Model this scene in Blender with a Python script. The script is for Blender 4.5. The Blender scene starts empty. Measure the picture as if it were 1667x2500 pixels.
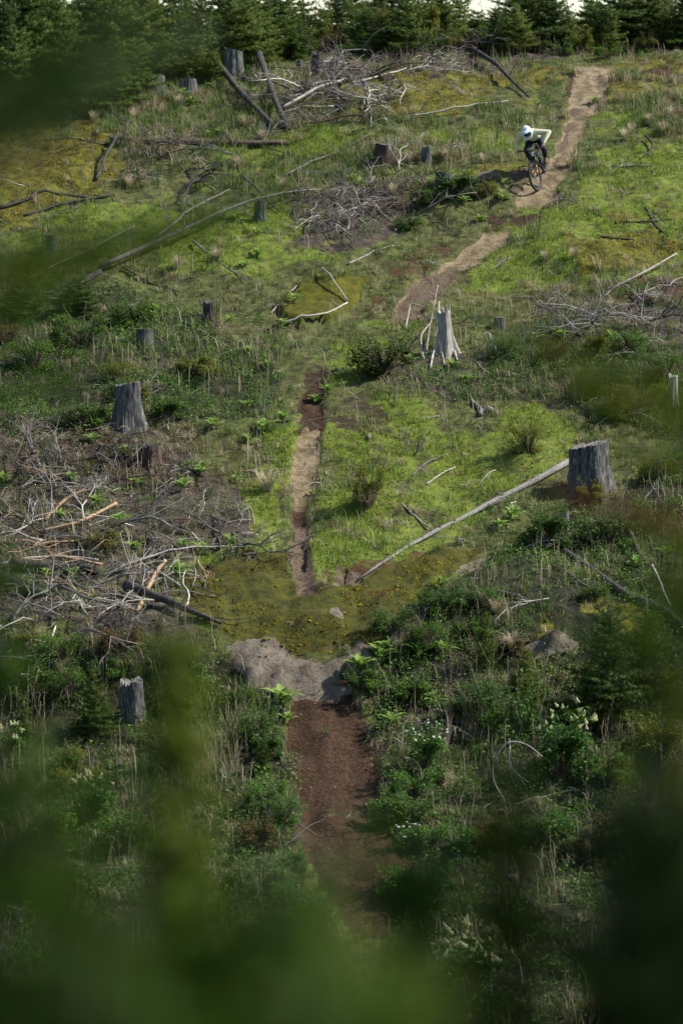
import bpy, math, random
import numpy as np
from mathutils import Vector, Matrix, Quaternion

random.seed(7)
RNG = np.random.default_rng(7)
SC = bpy.context.scene
COL = SC.collection
rad = math.radians

# ------------------------------------------------------------------ camera, sky, sun, exposure
PITCH = rad(-8.5)
LENS, SENS = 100.0, 36.0
PW, PH = 1667.0, 2500.0
F = PH * LENS / SENS
cam = bpy.data.cameras.new('camera')
cam.lens = LENS
cam.sensor_fit = 'VERTICAL'
cam.sensor_height = SENS
cam.sensor_width = SENS * PW / PH
cam.clip_start = 0.05
cam.clip_end = 5000
cam.dof.use_dof = True
cam.dof.focus_distance = 64.0
cam.dof.aperture_fstop = 1.5
camo = bpy.data.objects.new('camera', cam)
COL.objects.link(camo)
camo.location = (0, 0, 0)
camo.rotation_euler = (rad(90) + PITCH, 0, 0)
SC.camera = camo

SUN_EL, SUN_AZ = rad(46), rad(8)            # azimuth from +X towards +Y (beyond the hill)
SUN_DIR = Vector((math.cos(SUN_EL) * math.cos(SUN_AZ), math.cos(SUN_EL) * math.sin(SUN_AZ), math.sin(SUN_EL)))
world = bpy.data.worlds.new('World')
SC.world = world
world.use_nodes = True
wn = world.node_tree
bg = wn.nodes['Background']
sky = wn.nodes.new('ShaderNodeTexSky')
sky.sky_type = 'NISHITA'
sky.sun_disc = False
sky.dust_density = 0.3
sky.ozone_density = 1.6
sky.sun_elevation = SUN_EL
sky.sun_rotation = math.atan2(SUN_DIR.x, SUN_DIR.y)
wn.links.new(sky.outputs[0], bg.inputs[0])
bg.inputs[1].default_value = 0.11
sun = bpy.data.lights.new('sun', 'SUN')
sun.energy = 4.8
sun.angle = rad(3)
sun.color = (1.0, 0.96, 0.89)
suno = bpy.data.objects.new('sun', sun)
COL.objects.link(suno)
suno.rotation_euler = SUN_DIR.to_track_quat('Z', 'Y').to_euler()
SC.view_settings.view_transform = 'Standard'
SC.view_settings.look = 'None'
SC.view_settings.gamma = 1
SC.view_settings.use_curve_mapping = False
SC.view_settings.exposure = 0.7
SC.render.engine = 'CYCLES'
SC.cycles.use_denoising = True
SC.cycles.max_bounces = 5
SC.cycles.diffuse_bounces = 3
SC.cycles.transmission_bounces = 3

# ------------------------------------------------------------------ helpers: noise, meshes, objects
_tab = {}
def vnoise(x, y, scale, seed=0):
    if seed not in _tab:
        _tab[seed] = np.random.default_rng(1000 + seed).random((256, 256))
    t = _tab[seed]
    x = np.asarray(x, float) / scale + 1000.37; y = np.asarray(y, float) / scale + 1000.71
    xi = np.floor(x).astype(int); yi = np.floor(y).astype(int)
    fx = x - xi; fy = y - yi
    fx = fx * fx * (3 - 2 * fx); fy = fy * fy * (3 - 2 * fy)
    a = t[xi % 256, yi % 256]; b = t[(xi + 1) % 256, yi % 256]
    c = t[xi % 256, (yi + 1) % 256]; d = t[(xi + 1) % 256, (yi + 1) % 256]
    return (a * (1 - fx) + b * fx) * (1 - fy) + (c * (1 - fx) + d * fx) * fy
def fbm(x, y, scale, seed=0, oct=4):
    s = 0; a = 1; n = 0
    for o in range(oct):
        s = s + a * vnoise(x, y, scale / 2 ** o, seed + o); n += a; a *= .5
    return s / n

def unit(v):
    v = np.asarray(v, float)
    return v / (np.linalg.norm(v) + 1e-12)

def fast_mesh(name, V, faces_flat, sizes, tint=None, attrs=None, smooth=False):
    me = bpy.data.meshes.new(name)
    V = np.ascontiguousarray(V, np.float32)
    me.vertices.add(len(V)); me.vertices.foreach_set('co', V.ravel())
    faces_flat = np.ascontiguousarray(faces_flat, np.int32)
    sizes = np.ascontiguousarray(sizes, np.int32)
    me.loops.add(len(faces_flat)); me.loops.foreach_set('vertex_index', faces_flat)
    me.polygons.add(len(sizes))
    st = np.zeros(len(sizes), np.int32); st[1:] = np.cumsum(sizes)[:-1]
    me.polygons.foreach_set('loop_start', st)
    me.polygons.foreach_set('loop_total', sizes)
    if smooth:
        me.polygons.foreach_set('use_smooth', np.ones(len(sizes), bool))
    me.update(calc_edges=True)
    if tint is not None:
        a = me.attributes.new('tint', 'FLOAT', 'POINT'); a.data.foreach_set('value', np.ascontiguousarray(tint, np.float32))
    for k, v in (attrs or {}).items():
        a = me.attributes.new(k, 'FLOAT', 'POINT'); a.data.foreach_set('value', np.ascontiguousarray(v, np.float32))
    return me

class MB:
    """collects pieces of one mesh"""
    def __init__(s): s.v = []; s.f = []; s.n = 0; s.t = []; s.sz = []
    def add(s, v, f, t=0.5):
        v = np.asarray(v, float).reshape(-1, 3)
        for q in f:
            s.f.extend([i + s.n for i in q]); s.sz.append(len(q))
        s.v.append(v); s.n += len(v)
        s.t.append(np.full(len(v), t) if np.isscalar(t) else np.asarray(t, float))
        return s
    def tube(s, path, r, sides=6, t=0.5, bump=0.0, cap=True, rng=None):
        v, f = tube(path, r, sides, bump, cap, rng); return s.add(v, f, t)
    def box(s, c, size, R=None, t=.5):
        c = np.asarray(c, float); h = np.asarray(size, float) / 2
        v = np.array([(x, y, z) for x in (-1, 1) for y in (-1, 1) for z in (-1, 1)], float) * h
        if R is not None: v = v @ np.asarray(R).T
        return s.add(v + c, [(0, 1, 3, 2), (4, 6, 7, 5), (0, 4, 5, 1), (2, 3, 7, 6), (0, 2, 6, 4), (1, 5, 7, 3)], t)
    def ball(s, c, r, R=None, nu=12, nv=8, t=.5):
        r = np.ones(3) * np.asarray(r, float)
        v = [(0, 0, -1)]
        for j in range(1, nv):
            a = -math.pi / 2 + math.pi * j / nv
            for i in range(nu):
                b = 2 * math.pi * i / nu
                v.append((math.cos(a) * math.cos(b), math.cos(a) * math.sin(b), math.sin(a)))
        v.append((0, 0, 1)); v = np.array(v) * r
        if R is not None: v = v @ np.asarray(R).T
        f = [(0, 1 + (i + 1) % nu, 1 + i) for i in range(nu)]
        for j in range(nv - 2):
            for i in range(nu):
                a = 1 + j * nu + i; b = 1 + j * nu + (i + 1) % nu
                f.append((a, b, b + nu, a + nu))
        k = len(v) - 1; o = 1 + (nv - 2) * nu
        f += [(o + i, o + (i + 1) % nu, k) for i in range(nu)]
        return s.add(v + np.asarray(c, float), f, t)
    def mesh(s, name, smooth=True):
        if not s.v: s.add(np.zeros((3, 3)), [(0, 1, 2)])
        return fast_mesh(name, np.concatenate(s.v), s.f, s.sz, np.concatenate(s.t), smooth=smooth)

def tube(path, r, sides=6, bump=0.0, cap=True, rng=None):
    P = np.asarray(path, float); n = len(P)
    r = np.ones(n) * np.asarray(r, float)
    T = np.gradient(P, axis=0); T /= np.linalg.norm(T, axis=1)[:, None] + 1e-9
    u = unit(np.cross(T[0], (0.13, 0.31, 0.94) if abs(T[0][2]) < .9 else (1, 0.1, 0)))
    V = []
    rng = rng or RNG
    ang = np.arange(sides) * 2 * math.pi / sides
    lob = 1 + bump * (rng.random(sides) - .5) * 2
    for i in range(n):
        u = unit(u - T[i] * np.dot(u, T[i])); w = np.cross(T[i], u)
        rr = r[i] * lob * (1 + bump * .6 * (rng.random(sides) - .5) * 2 if bump else 1)
        V.append(P[i] + (np.cos(ang) * rr)[:, None] * u + (np.sin(ang) * rr)[:, None] * w)
    V = np.concatenate(V)
    f = []
    for i in range(n - 1):
        for k in range(sides):
            a = i * sides + k; b = i * sides + (k + 1) % sides
            f.append((a, b, b + sides, a + sides))
    if cap:
        f.append(tuple(range(sides))[::-1]); f.append(tuple((n - 1) * sides + k for k in range(sides)))
    return V, f

def obj(name, me, mat=None, parent=None):
    o = bpy.data.objects.new(name, me)
    if mat is not None and len(me.materials) == 0: me.materials.append(mat)
    if parent is not None: o.parent = parent
    COL.objects.link(o)
    return o
def empty(name, loc=(0, 0, 0)):
    o = bpy.data.objects.new(name, None); o.empty_display_size = .1
    COL.objects.link(o); o.location = loc
    return o
ALL_LABELS = {}
def tag(o, label, cat, group=None):
    o['label'] = label; o['category'] = cat
    if group: o['group'] = group
    return o
def kind(o, k): o['kind'] = k; return o
def copy_tree(root):
    r = root.copy(); COL.objects.link(r)
    for ch in root.children:
        c = ch.copy(); COL.objects.link(c); c.parent = r
        for g in ch.children:
            d = g.copy(); COL.objects.link(d); d.parent = c
    return r

# ------------------------------------------------------------------ materials
def newmat(name):
    m = bpy.data.materials.new(name); m.use_nodes = True
    nt = m.node_tree; return m, nt, nt.nodes['Principled BSDF'], nt.nodes['Material Output']
def nd(nt, t, **kw):
    n = nt.nodes.new(t)
    for k, v in kw.items():
        if k in n.inputs.keys() if hasattr(n.inputs, 'keys') else False: n.inputs[k].default_value = v
        else: setattr(n, k, v)
    return n
def ramp(nt, src, stops):
    r = nt.nodes.new('ShaderNodeValToRGB'); e = r.color_ramp.elements
    while len(e) < len(stops): e.new(0.5)
    for k, (p, c) in enumerate(stops):
        e[k].position = p; e[k].color = (*c, 1)
    nt.links.new(src, r.inputs[0]); return r.outputs[0]
def leafmat(name, stops, trans=.35, rough=.55, vary=.25):
    m, nt, b, out = newmat(name)
    at = nt.nodes.new('ShaderNodeAttribute'); at.attribute_name = 'tint'
    oi = nt.nodes.new('ShaderNodeObjectInfo')
    ma = nd(nt, 'ShaderNodeMath', operation='MULTIPLY_ADD'); ma.inputs[1].default_value = vary; ma.inputs[2].default_value = -vary / 2
    nt.links.new(oi.outputs['Random'], ma.inputs[0])
    ad = nd(nt, 'ShaderNodeMath', operation='ADD', use_clamp=True)
    nt.links.new(at.outputs['Fac'], ad.inputs[0]); nt.links.new(ma.outputs[0], ad.inputs[1])
    c = ramp(nt, ad.outputs[0], stops)
    nt.links.new(c, b.inputs['Base Color']); b.inputs['Roughness'].default_value = rough
    b.inputs['Specular IOR Level'].default_value = .14
    tr = nt.nodes.new('ShaderNodeBsdfTranslucent'); nt.links.new(c, tr.inputs[0])
    mx = nt.nodes.new('ShaderNodeMixShader'); mx.inputs[0].default_value = trans
    nt.links.new(b.outputs[0], mx.inputs[1]); nt.links.new(tr.outputs[0], mx.inputs[2])
    nt.links.new(mx.outputs[0], out.inputs[0])
    return m
def surfmat(name, c1, c2, scale=6, rough=.8, bump=.4, stretch=(1, 1, 1), c3=None, spec=.3, vary=.0, metal=0):
    m, nt, b, out = newmat(name)
    tc = nt.nodes.new('ShaderNodeTexCoord'); mp = nt.nodes.new('ShaderNodeMapping'); mp.inputs['Scale'].default_value = stretch
    nt.links.new(tc.outputs['Object'], mp.inputs[0])
    n = nt.nodes.new('ShaderNodeTexNoise'); n.inputs['Scale'].default_value = scale; n.inputs['Detail'].default_value = 6; n.inputs['Roughness'].default_value = .65
    nt.links.new(mp.outputs[0], n.inputs[0])
    stops = [(.32, c1), (.68, c2)] if c3 is None else [(.3, c1), (.52, c2), (.7, c3)]
    c = ramp(nt, n.outputs[0], stops)
    if vary:
        oi = nt.nodes.new('ShaderNodeObjectInfo')
        hs = nt.nodes.new('ShaderNodeHueSaturation')
        mr = nt.nodes.new('ShaderNodeMapRange'); mr.inputs[3].default_value = 1 - vary; mr.inputs[4].default_value = 1 + vary
        nt.links.new(oi.outputs['Random'], mr.inputs[0]); nt.links.new(mr.outputs[0], hs.inputs['Value'])
        nt.links.new(c, hs.inputs['Color']); c = hs.outputs[0]
    nt.links.new(c, b.inputs['Base Color'])
    b.inputs['Roughness'].default_value = rough; b.inputs['Specular IOR Level'].default_value = spec; b.inputs['Metallic'].default_value = metal
    if bump:
        bp = nt.nodes.new('ShaderNodeBump'); bp.inputs['Strength'].default_value = bump; bp.inputs['Distance'].default_value = .02
        nt.links.new(n.outputs[0], bp.inputs['Height']); nt.links.new(bp.outputs[0], b.inputs['Normal'])
    return m

M = {}
M['short'] = leafmat('short_grass', [(0, (.035, .075, .009)), (.35, (.105, .185, .016)), (.7, (.21, .30, .03)), (.9, (.32, .34, .07)), (1, (.45, .40, .2))], .4)
M['meadow'] = leafmat('meadow_grass', [(0, (.025, .06, .013)), (.4, (.08, .15, .028)), (.72, (.175, .235, .058)), (1, (.42, .38, .2))], .35)
M['straw'] = leafmat('straw_grass', [(0, (.15, .11, .06)), (.4, (.33, .27, .15)), (.8, (.52, .45, .29)), (1, (.66, .60, .44))], .3)
M['moss'] = leafmat('moss', [(0, (.018, .022, .002)), (.28, (.055, .062, .002)), (.5, (.13, .125, .003)), (.75, (.32, .26, .006)), (1, (.20, .07, .012))], .2, .9)
M['herb'] = leafmat('herb_leaf', [(0, (.018, .052, .011)), (.45, (.062, .15, .023)), (.8, (.13, .245, .036)), (1, (.21, .30, .06))], .38, .5)
M['bush'] = leafmat('bush_leaf', [(0, (.022, .052, .010)), (.5, (.068, .145, .02)), (1, (.165, .235, .034))], .38, .5)
M['olive'] = leafmat('olive_leaf', [(0, (.06, .075, .012)), (.5, (.15, .165, .022)), (1, (.27, .25, .035))], .4, .5)
M['rust'] = leafmat('rust_leaf', [(0, (.04, .03, .01)), (.5, (.10, .075, .02)), (1, (.17, .09, .03))], .35, .6)
M['fox'] = leafmat('rosette_leaf', [(0, (.10, .19, .035)), (.5, (.20, .33, .06)), (1, (.33, .43, .12))], .4, .45, .4)
M['fir'] = leafmat('fir_needles', [(0, (.02, .042, .009)), (.5, (.06, .10, .016)), (1, (.13, .16, .024))], .3, .55)
M['firlight'] = leafmat('fir_needles_light', [(0, (.04, .08, .012)), (.5, (.11, .16, .024)), (1, (.21, .23, .04))], .35, .55)
M['firbrown'] = leafmat('fir_needles_brown', [(0, (.07, .03, .012)), (.5, (.16, .065, .03)), (1, (.22, .11, .05))], .3, .6)
M['petal'] = leafmat('petal', [(0, (.6, .6, .5)), (1, (.85, .85, .8))], .3, .6, .05)
M['panicle'] = leafmat('panicle', [(0, (.6, .58, .26)), (1, (.85, .82, .5))], .35, .6, .1)
M['purple'] = leafmat('purple_petal', [(0, (.35, .1, .35)), (1, (.5, .2, .5))], .3, .6, .1)
M['grey_wood'] = surfmat('weathered_wood', (.06, .054, .048), (.24, .22, .195), 22, .85, .5, (1, 1, .25), vary=.5)
M['pale_wood'] = surfmat('bleached_wood', (.24, .21, .17), (.52, .48, .41), 18, .8, .4, (1, 1, .3), vary=.3)
M['log_pale'] = surfmat('pale_log_bark', (.08, .075, .066), (.31, .295, .265), 30, .85, .8, (1, 1, .4))
M['tan_wood'] = surfmat('split_wood', (.20, .12, .06), (.42, .29, .17), 14, .8, .4, (1, 1, .3), vary=.3)
M['brown_wood'] = surfmat('brown_wood', (.035, .025, .018), (.13, .09, .06), 16, .9, .6, (1, 1, .3), vary=.3)
M['char'] = surfmat('dark_wood', (.012, .011, .010), (.05, .045, .038), 14, .85, .6, (1, 1, .3), c3=(.12, .11, .095))
M['bark'] = surfmat('stump_bark', (.022, .021, .019), (.10, .098, .09), 20, .95, 1.0, (1, 1, .2), c3=(.27, .265, .25), vary=.2)
M['cut'] = surfmat('cut_face', (.07, .063, .053), (.24, .22, .19), 30, .9, .5, vary=.25)
M['palecut'] = surfmat('pale_cut', (.3, .28, .24), (.62, .59, .53), 14, .85, .4, (1, 1, .3))
M['trunk'] = surfmat('trunk_bark', (.03, .024, .018), (.10, .08, .06), 10, .9, .5)
M['twig'] = surfmat('twig', (.06, .045, .03), (.18, .14, .10), 10, .9, .2, vary=.3)
M['stone'] = surfmat('stone', (.10, .085, .075), (.30, .27, .24), 14, .85, .5, vary=.3)

# ------------------------------------------------------------------ terrain: profile of the hillside below the camera
def elev(v): return PITCH + math.atan((1250.0 - v) / F)
_prof = [(2680, 38.0), (2500, 40.6), (2200, 45.0), (2000, 48.0), (1850, 50.2), (1740, 51.6), (1690, 52.0), (1600, 52.6), (1520, 53.3),
         (1460, 54.2), (1360, 56.2), (1200, 59.4), (1050, 62.0), (920, 64.6), (840, 66.6), (770, 68.6), (700, 70.4), (600, 72.4), (540, 73.8),
         (455, 75.6), (350, 78.4), (250, 81.4), (190, 83.6), (150, 85.6), (128, 87.4), (118, 90)]
_py = [-300, -40, -6, 0, 6, 14, 24, 32]
_pz = [60, 6, -1.4, -1.75, -4.6, -8.8, -12.2, -13.6]
for v, Y in _prof: _py.append(Y); _pz.append(Y * math.tan(elev(v)))
zc = _pz[-1]
_py += [100, 130, 400, 2500]; _pz += [zc + .25, zc - 1.0, zc - 30, zc - 160]
_fy = np.concatenate([np.arange(-300, 38, .5), np.arange(38, 92, .02), np.arange(92, 2500, 2.)])
_fz = np.interp(_fy, _py, _pz)
_k = np.hanning(41); _k /= _k.sum()
_m = (_fy > 38.5) & (_fy < 91)
_fz[_m] = np.convolve(_fz, _k, 'same')[_m]
def H0(x, y):
    x = np.asarray(x, float); y = np.asarray(y, float)
    z = np.interp(y, _fy, _fz)
    z = z + (fbm(x, y, 5.0, 3, 2) - .5) * .5 + (fbm(x, y, 1.5, 9, 3) - .5) * .34
    return z
def project(x, y, z):
    c, s = math.cos(PITCH), math.sin(PITCH)
    dep = y * c + z * s
    up = -y * s + z * c
    dep = np.maximum(dep, .1)
    return PW / 2 + F * x / dep, PH / 2 - F * up / dep
_Ys = np.arange(38.6, 100, .03)
def pix(u, v):
    """where the line of sight through a photo pixel meets the hillside: x, y"""
    a = (u - PW / 2) / F; b = (PH / 2 - v) / F
    c, s = math.cos(PITCH), math.sin(PITCH)
    dy = c - b * s; dz = s + b * c
    xs = a / dy * _Ys; zs = dz / dy * _Ys
    d = zs - H0(xs, _Ys)
    k = np.argmax(d < 0)
    if d[k] >= 0: k = len(d) - 1
    return float(xs[k]), float(_Ys[k])
def K(y): return F / y            # photo pixels per metre at that depth

# ------------------------------------------------------------------ cover zones, outlined where they lie on the hill
S_ = 1.0631
RS = 4
_gw, _gh = int(PW / RS) + 1, int(PH / RS) + 1
_gu, _gv = np.meshgrid((np.arange(_gw) + .5) * RS, (np.arange(_gh) + .5) * RS)
def poly_mask(polys, blur=2, scale=S_):
    m = np.zeros((_gh, _gw))
    for p in polys:
        p = np.array(p, float) * scale
        ins = np.zeros_like(m, bool)
        j = len(p) - 1
        for i in range(len(p)):
            (x1, y1), (x2, y2) = p[i], p[j]
            if y1 != y2:
                ins ^= ((y1 > _gv) != (y2 > _gv)) & (_gu < (x2 - x1) * (_gv - y1) / (y2 - y1) + x1)
            j = i
        m[ins] = 1
    for _ in range(blur):
        q = np.pad(m, 1, mode='edge')
        m = (q[:-2, 1:-1] + q[2:, 1:-1] + q[1:-1, :-2] + q[1:-1, 2:] + 2 * q[1:-1, 1:-1]) / 6
    return m
ZONES = {
 'sand': ([[(1320,152),(1395,146),(1480,156),(1480,172),(1420,170),(1384,205),(1370,240),(1346,300),(1320,350),(1298,405),(1280,440),(1256,468),(1225,484),(1190,474),(1178,455),(1196,428),(1245,392),(1280,340),(1297,290),(1306,230)],
           [(1108,534),(1184,530),(1165,555),(1112,588),(1055,620),(1002,664),(975,705),(945,738),(890,746),(915,690),(962,636),(1055,580)],
           [(688,980),(733,980),(727,1040),(719,1110),(712,1165),(668,1165),(670,1090)]], 2),
 'dirt': ([[(694,850),(720,838),(742,850),(745,930),(740,990),(682,990),(690,930)],
           [(666,1150),(712,1150),(710,1250),(717,1310),(730,1370),(690,1370),(678,1300),(667,1220)],
           [(675,1602),(805,1590),(838,1640),(850,1700),(868,1760),(870,1820),(900,1870),(945,1900),(962,1970),(945,2060),(890,2160),(800,2130),(735,2030),(700,1940),(695,1860),(668,1800),(652,1700)],
           [(1295,160),(1400,160),(1395,215),(1365,235),(1300,230)], [(1130,495),(1250,490),(1225,525),(1130,525)], [(1480,160),(1568,165),(1568,185),(1480,180)]], 2),
 'wet': ([[(704,990),(713,990),(706,1110),(694,1110)],[(1318,230),(1335,230),(1300,350),(1262,430),(1240,430),(1285,350)],[(660,1150),(718,1150),(716,1250),(735,1370),(684,1370),(660,1220)], [(955,632),(1040,600),(1062,625),(1000,690),(950,745),(880,752)], [(765,1300),(830,1300),(850,1340),(770,1345)],[(1165,395),(1235,385),(1200,430),(1160,450)]], 2),
 'rock': ([[(530,1490),(620,1470),(700,1515),(860,1490),(950,1410),(1000,1375),(975,1440),(890,1500),(830,1560),(800,1590),(640,1602),(560,1596)],
           [(1050,1290),(1140,1268),(1120,1300),(1060,1318)], [(775,1305),(825,1305),(840,1335),(780,1338)], [(950,1395),(985,1390),(975,1412)], [(640,1420),(675,1425),(660,1440)], [(880,1385),(905,1380),(900,1395)], [(760,1420),(790,1412),(785,1432)],
           [(1180,1480),(1310,1475),(1320,1505),(1200,1510)], [(1020,198),(1085,193),(1080,212),(1030,214)], [(1105,405),(1150,400),(1150,418),(1110,420)]], 2),
 'moss': ([[(420,1340),(560,1290),(640,1250),(665,1260),(680,1360),(740,1368),(850,1340),(1000,1265),(1110,1250),(1080,1290),(1020,1370),(940,1400),(860,1480),(700,1515),(600,1470),(520,1440)]], 2),
 'yellow': ([[(640,255),(760,200),(900,170),(1060,178),(1180,168),(1310,150),(1312,205),(1250,232),(1100,240),(1000,250),(900,285),(800,260)],
             [(0,285),(120,275),(230,265),(260,330),(275,400),(150,470),(0,510)],
             [(1060,375),(1180,360),(1200,400),(1160,430),(1060,420)],
             [(1290,540),(1480,530),(1568,560),(1480,610),(1330,610)], [(1330,150),(1568,130),(1568,190),(1380,210)],
             [(1220,1400),(1400,1370),(1568,1420),(1500,1480),(1230,1480)],[(1390,480),(1568,480),(1568,520),(1400,520)]], 4),
 'dome': ([[(655,738),(640,712),(700,668),(790,636),(848,650),(832,690),(765,742),(695,752)]], 1),
 'red': ([[(625,720),(700,655),(790,628),(860,640),(930,620),(910,690),(850,700),(850,645),(790,640),(700,670),(650,735)],
          [(1060,665),(1250,650),(1568,640),(1568,690),(1300,690),(1080,700)], [(720,790),(830,760),(800,800)], [(760,1300),(900,1280),(1000,1255),(1000,1280),(850,1345),(760,1345)],
          [(430,1320),(560,1280),(640,1290),(560,1340),(450,1370)], [(900,620),(1010,560),(1050,570),(950,640)]], 4),
 'lime': ([[(1060,645),(1150,575),(1200,530),(1290,470),(1330,440),(1420,425),(1568,440),(1568,650),(1250,655),(1100,680)],
           [(660,870),(700,800),(800,765),(960,740),(1000,760),(870,800),(800,860),(740,880),(700,850)],
           [(1310,410),(1370,300),(1420,260),(1500,300),(1568,330),(1568,470),(1330,450)],
           [(440,1180),(560,1090),(640,980),(690,970),(665,1080),(655,1240),(560,1290),(440,1290)],
           [(750,980),(900,930),(1100,950),(1290,980),(1300,1060),(1200,1120),(1060,1220),(850,1330),(740,1340),(725,1200)],
           [(880,350),(1180,330),(1200,370),(1000,390)], [(500,330),(800,300),(980,300),(700,380),(420,420)],[(0,500),(300,450),(520,430),(420,520),(150,560),(0,570)], [(330,520),(700,470),(820,560),(600,640),(350,620)]], 10),
 'slash': ([[(0,960),(250,980),(430,1050),(540,1120),(560,1230),(500,1300),(430,1340),(520,1440),(250,1490),(0,1450)],
            [(650,190),(800,140),(1050,90),(1080,180),(900,220),(760,300),(640,290)], [(640,460),(760,410),(930,390),(980,480),(830,560),(660,540)],
            [(1200,700),(1400,690),(1568,640),(1568,760),(1300,790)], [(950,770),(1150,780),(1150,840),(960,880)], [(870,1600),(1050,1500),(1120,1560),(1000,1700),(880,1700)],[(700,110),(1300,100),(1568,90),(1568,135),(1300,140),(1000,165),(700,175)]], 6),
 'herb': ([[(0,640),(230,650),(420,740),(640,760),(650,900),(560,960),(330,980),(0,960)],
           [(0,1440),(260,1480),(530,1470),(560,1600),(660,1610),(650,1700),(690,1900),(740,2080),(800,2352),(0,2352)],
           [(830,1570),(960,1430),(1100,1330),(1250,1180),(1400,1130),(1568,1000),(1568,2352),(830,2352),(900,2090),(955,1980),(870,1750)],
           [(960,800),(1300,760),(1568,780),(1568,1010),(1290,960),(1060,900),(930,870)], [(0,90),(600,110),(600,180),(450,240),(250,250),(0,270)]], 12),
 'mud': ([[(745,920),(850,900),(900,960),(850,1010),(760,1000)],[(560,1000),(620,950),(600,1010)], [(640,1700),(690,1720),(700,1960),(640,1900)],[(850,1600),(950,1620),(900,1780),(870,1720)],[(120,950),(420,980),(520,1110),(150,1080)]], 8),
 'tall': ([[(0,190),(600,200),(650,280),(560,330),(250,300),(0,260)],[(300,300),(900,260),(1230,270),(1180,330),(800,400),(560,440),(250,430)],[(1400,200),(1568,200),(1568,330),(1420,300)],[(250,1450),(640,1600),(640,1750),(420,1780),(330,1700)],[(1200,560),(1568,600),(1568,700),(1250,720)], [(1050,1500),(1150,1480),(1120,1800),(1000,1800)]], 10),
}
_wide = {'lime': 70, 'slash': 60, 'herb': 70, 'tall': 80, 'yellow': 25, 'red': 25, 'mud': 40, 'moss': 12, 'rock': 6, 'dirt': 5}
ZONES['fringe'] = (ZONES['sand'][0] + ZONES['dirt'][0], 14)
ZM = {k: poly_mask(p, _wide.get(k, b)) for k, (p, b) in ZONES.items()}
RAG = {'sand': 10, 'dirt': 14, 'wet': 16, 'fringe': 20, 'rock': 18, 'moss': 30, 'yellow': 40, 'dome': 14, 'red': 35, 'lime': 60, 'slash': 60, 'herb': 60, 'mud': 40, 'tall': 60}
AMP = {'sand': 1.5, 'dirt': 2.0, 'wet': 2.2, 'fringe': 2.6, 'rock': 1.5, 'moss': 1.3, 'yellow': 3.2, 'dome': 1.3, 'red': 3.2, 'lime': 2.4, 'slash': 2.2, 'herb': 1.5, 'mud': 2.6, 'tall': 1.6}
_zc = {}
def zone(name, u, v, x, y):
    m = ZM[name]; ragged = RAG[name]
    key = (len(np.ravel(x)), float(np.ravel(x)[0]), float(np.ravel(y)[-1]))
    if _zc.get('key') != key:
        _zc.clear(); _zc['key'] = key
        _zc['s'] = (fbm(x, y, .5, 31, 3) - .5, fbm(x, y, .5, 41, 3) - .5)
        _zc['l'] = (fbm(x, y, 1.7, 35, 4) - .5, fbm(x, y, 1.7, 45, 4) - .5)
    ns, nl = _zc['s'], _zc['l']
    j1, j2 = ns if ragged < 30 else nl
    u = u + j1 * 3 * ragged; v = v + j2 * 2 * ragged
    gx = np.clip(u / RS - .5, 0, _gw - 1.001); gy = np.clip(v / RS - .5, 0, _gh - 1.001)
    i = gx.astype(int); j = gy.astype(int); a = gx - i; b = gy - j
    q = (m[j, i] * (1 - a) + m[j, i + 1] * a) * (1 - b) + (m[j + 1, i] * (1 - a) + m[j + 1, i + 1] * a) * b
    th = 1.7 * sorted(RAG).index(name)
    k1, k2 = math.cos(th), math.sin(th)
    nz = (ns[0] * k1 + ns[1] * k2) if ragged < 30 else .7 * (nl[0] * k2 + nl[1] * k1) + .6 * (ns[0] * k1 + ns[1] * k2)
    q = q + nz * AMP[name] * np.clip(q * 3, 0, 1)
    w = .32 if ragged < 45 else .6
    q = np.clip((q - .5 + w / 2) / w, 0, 1)
    return q * q * (3 - 2 * q)

# ------------------------------------------------------------------ the ground sheet
gx = np.concatenate([[-2500, -900, -300, -120, -60, -35, -24, -18, -15, -13.5], np.arange(-12.5, 12.51, .085), [13.5, 15, 18, 24, 35, 60, 120, 300, 900, 2500]])
gy = np.concatenate([[-300, -120, -40, -20, -10], np.arange(-6, 38, 1.5), np.arange(38.5, 91, .085), [92, 94, 97, 100, 105, 112, 122, 135, 155, 190, 250, 350, 500, 800, 1300, 2500]])
GX, GY = np.meshgrid(gx, gy)
GZ = H0(GX, GY)
far = (np.abs(GX) > 13) | (GY > 100)
GU, GV = project(GX, GY, GZ)
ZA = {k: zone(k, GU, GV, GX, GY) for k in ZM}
near = (GY < 38.4) | (GY > 92)
for k in ZA: ZA[k] = np.where(near & (k not in ('herb',)), 0, ZA[k])
trail = np.clip(ZA['sand'] + ZA['dirt'], 0, 1)
ZA['mud'] = np.maximum(ZA['mud'], ZA['fringe'])
fine = fbm(GX, GY, .45, 51, 4)
_t = fbm(GX, GY * 1.3, 1.1, 61, 4) * 9
ledge = np.floor(_t) + np.clip((_t % 1) * 5 - 4, 0, 1) - 4.5 + (fbm(GX, GY, .25, 67, 3) - .5) * .7
GZ = GZ - .09 * trail + .09 * ZA['moss'] * (fine - .4) * 2 - .05 * ZA['rock'] + ZA['dome'] * (.24 + .16 * (fine - .5)) \
     + ZA['rock'] * (.08 + .11 * ledge) + ZA['yellow'] * (fine - .4) * .14 + ZA['slash'] * (fbm(GX, GY, .8, 71, 3) - .4) * .25 \
     + ZA['dirt'] * ((fbm(GX, GY, .5, 81, 4) - .5) * .28 + (fbm(GX, GY * .12, .22, 85, 2) - .5) * .12) + (1 - trail) * (1 - ZA['dome']) * (fine - .5) * .16
ny, nx = GX.shape
idx = np.arange(nx * ny).reshape(ny, nx)
quads = np.stack([idx[:-1, :-1], idx[:-1, 1:], idx[1:, 1:], idx[1:, :-1]], -1).reshape(-1, 4)
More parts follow.
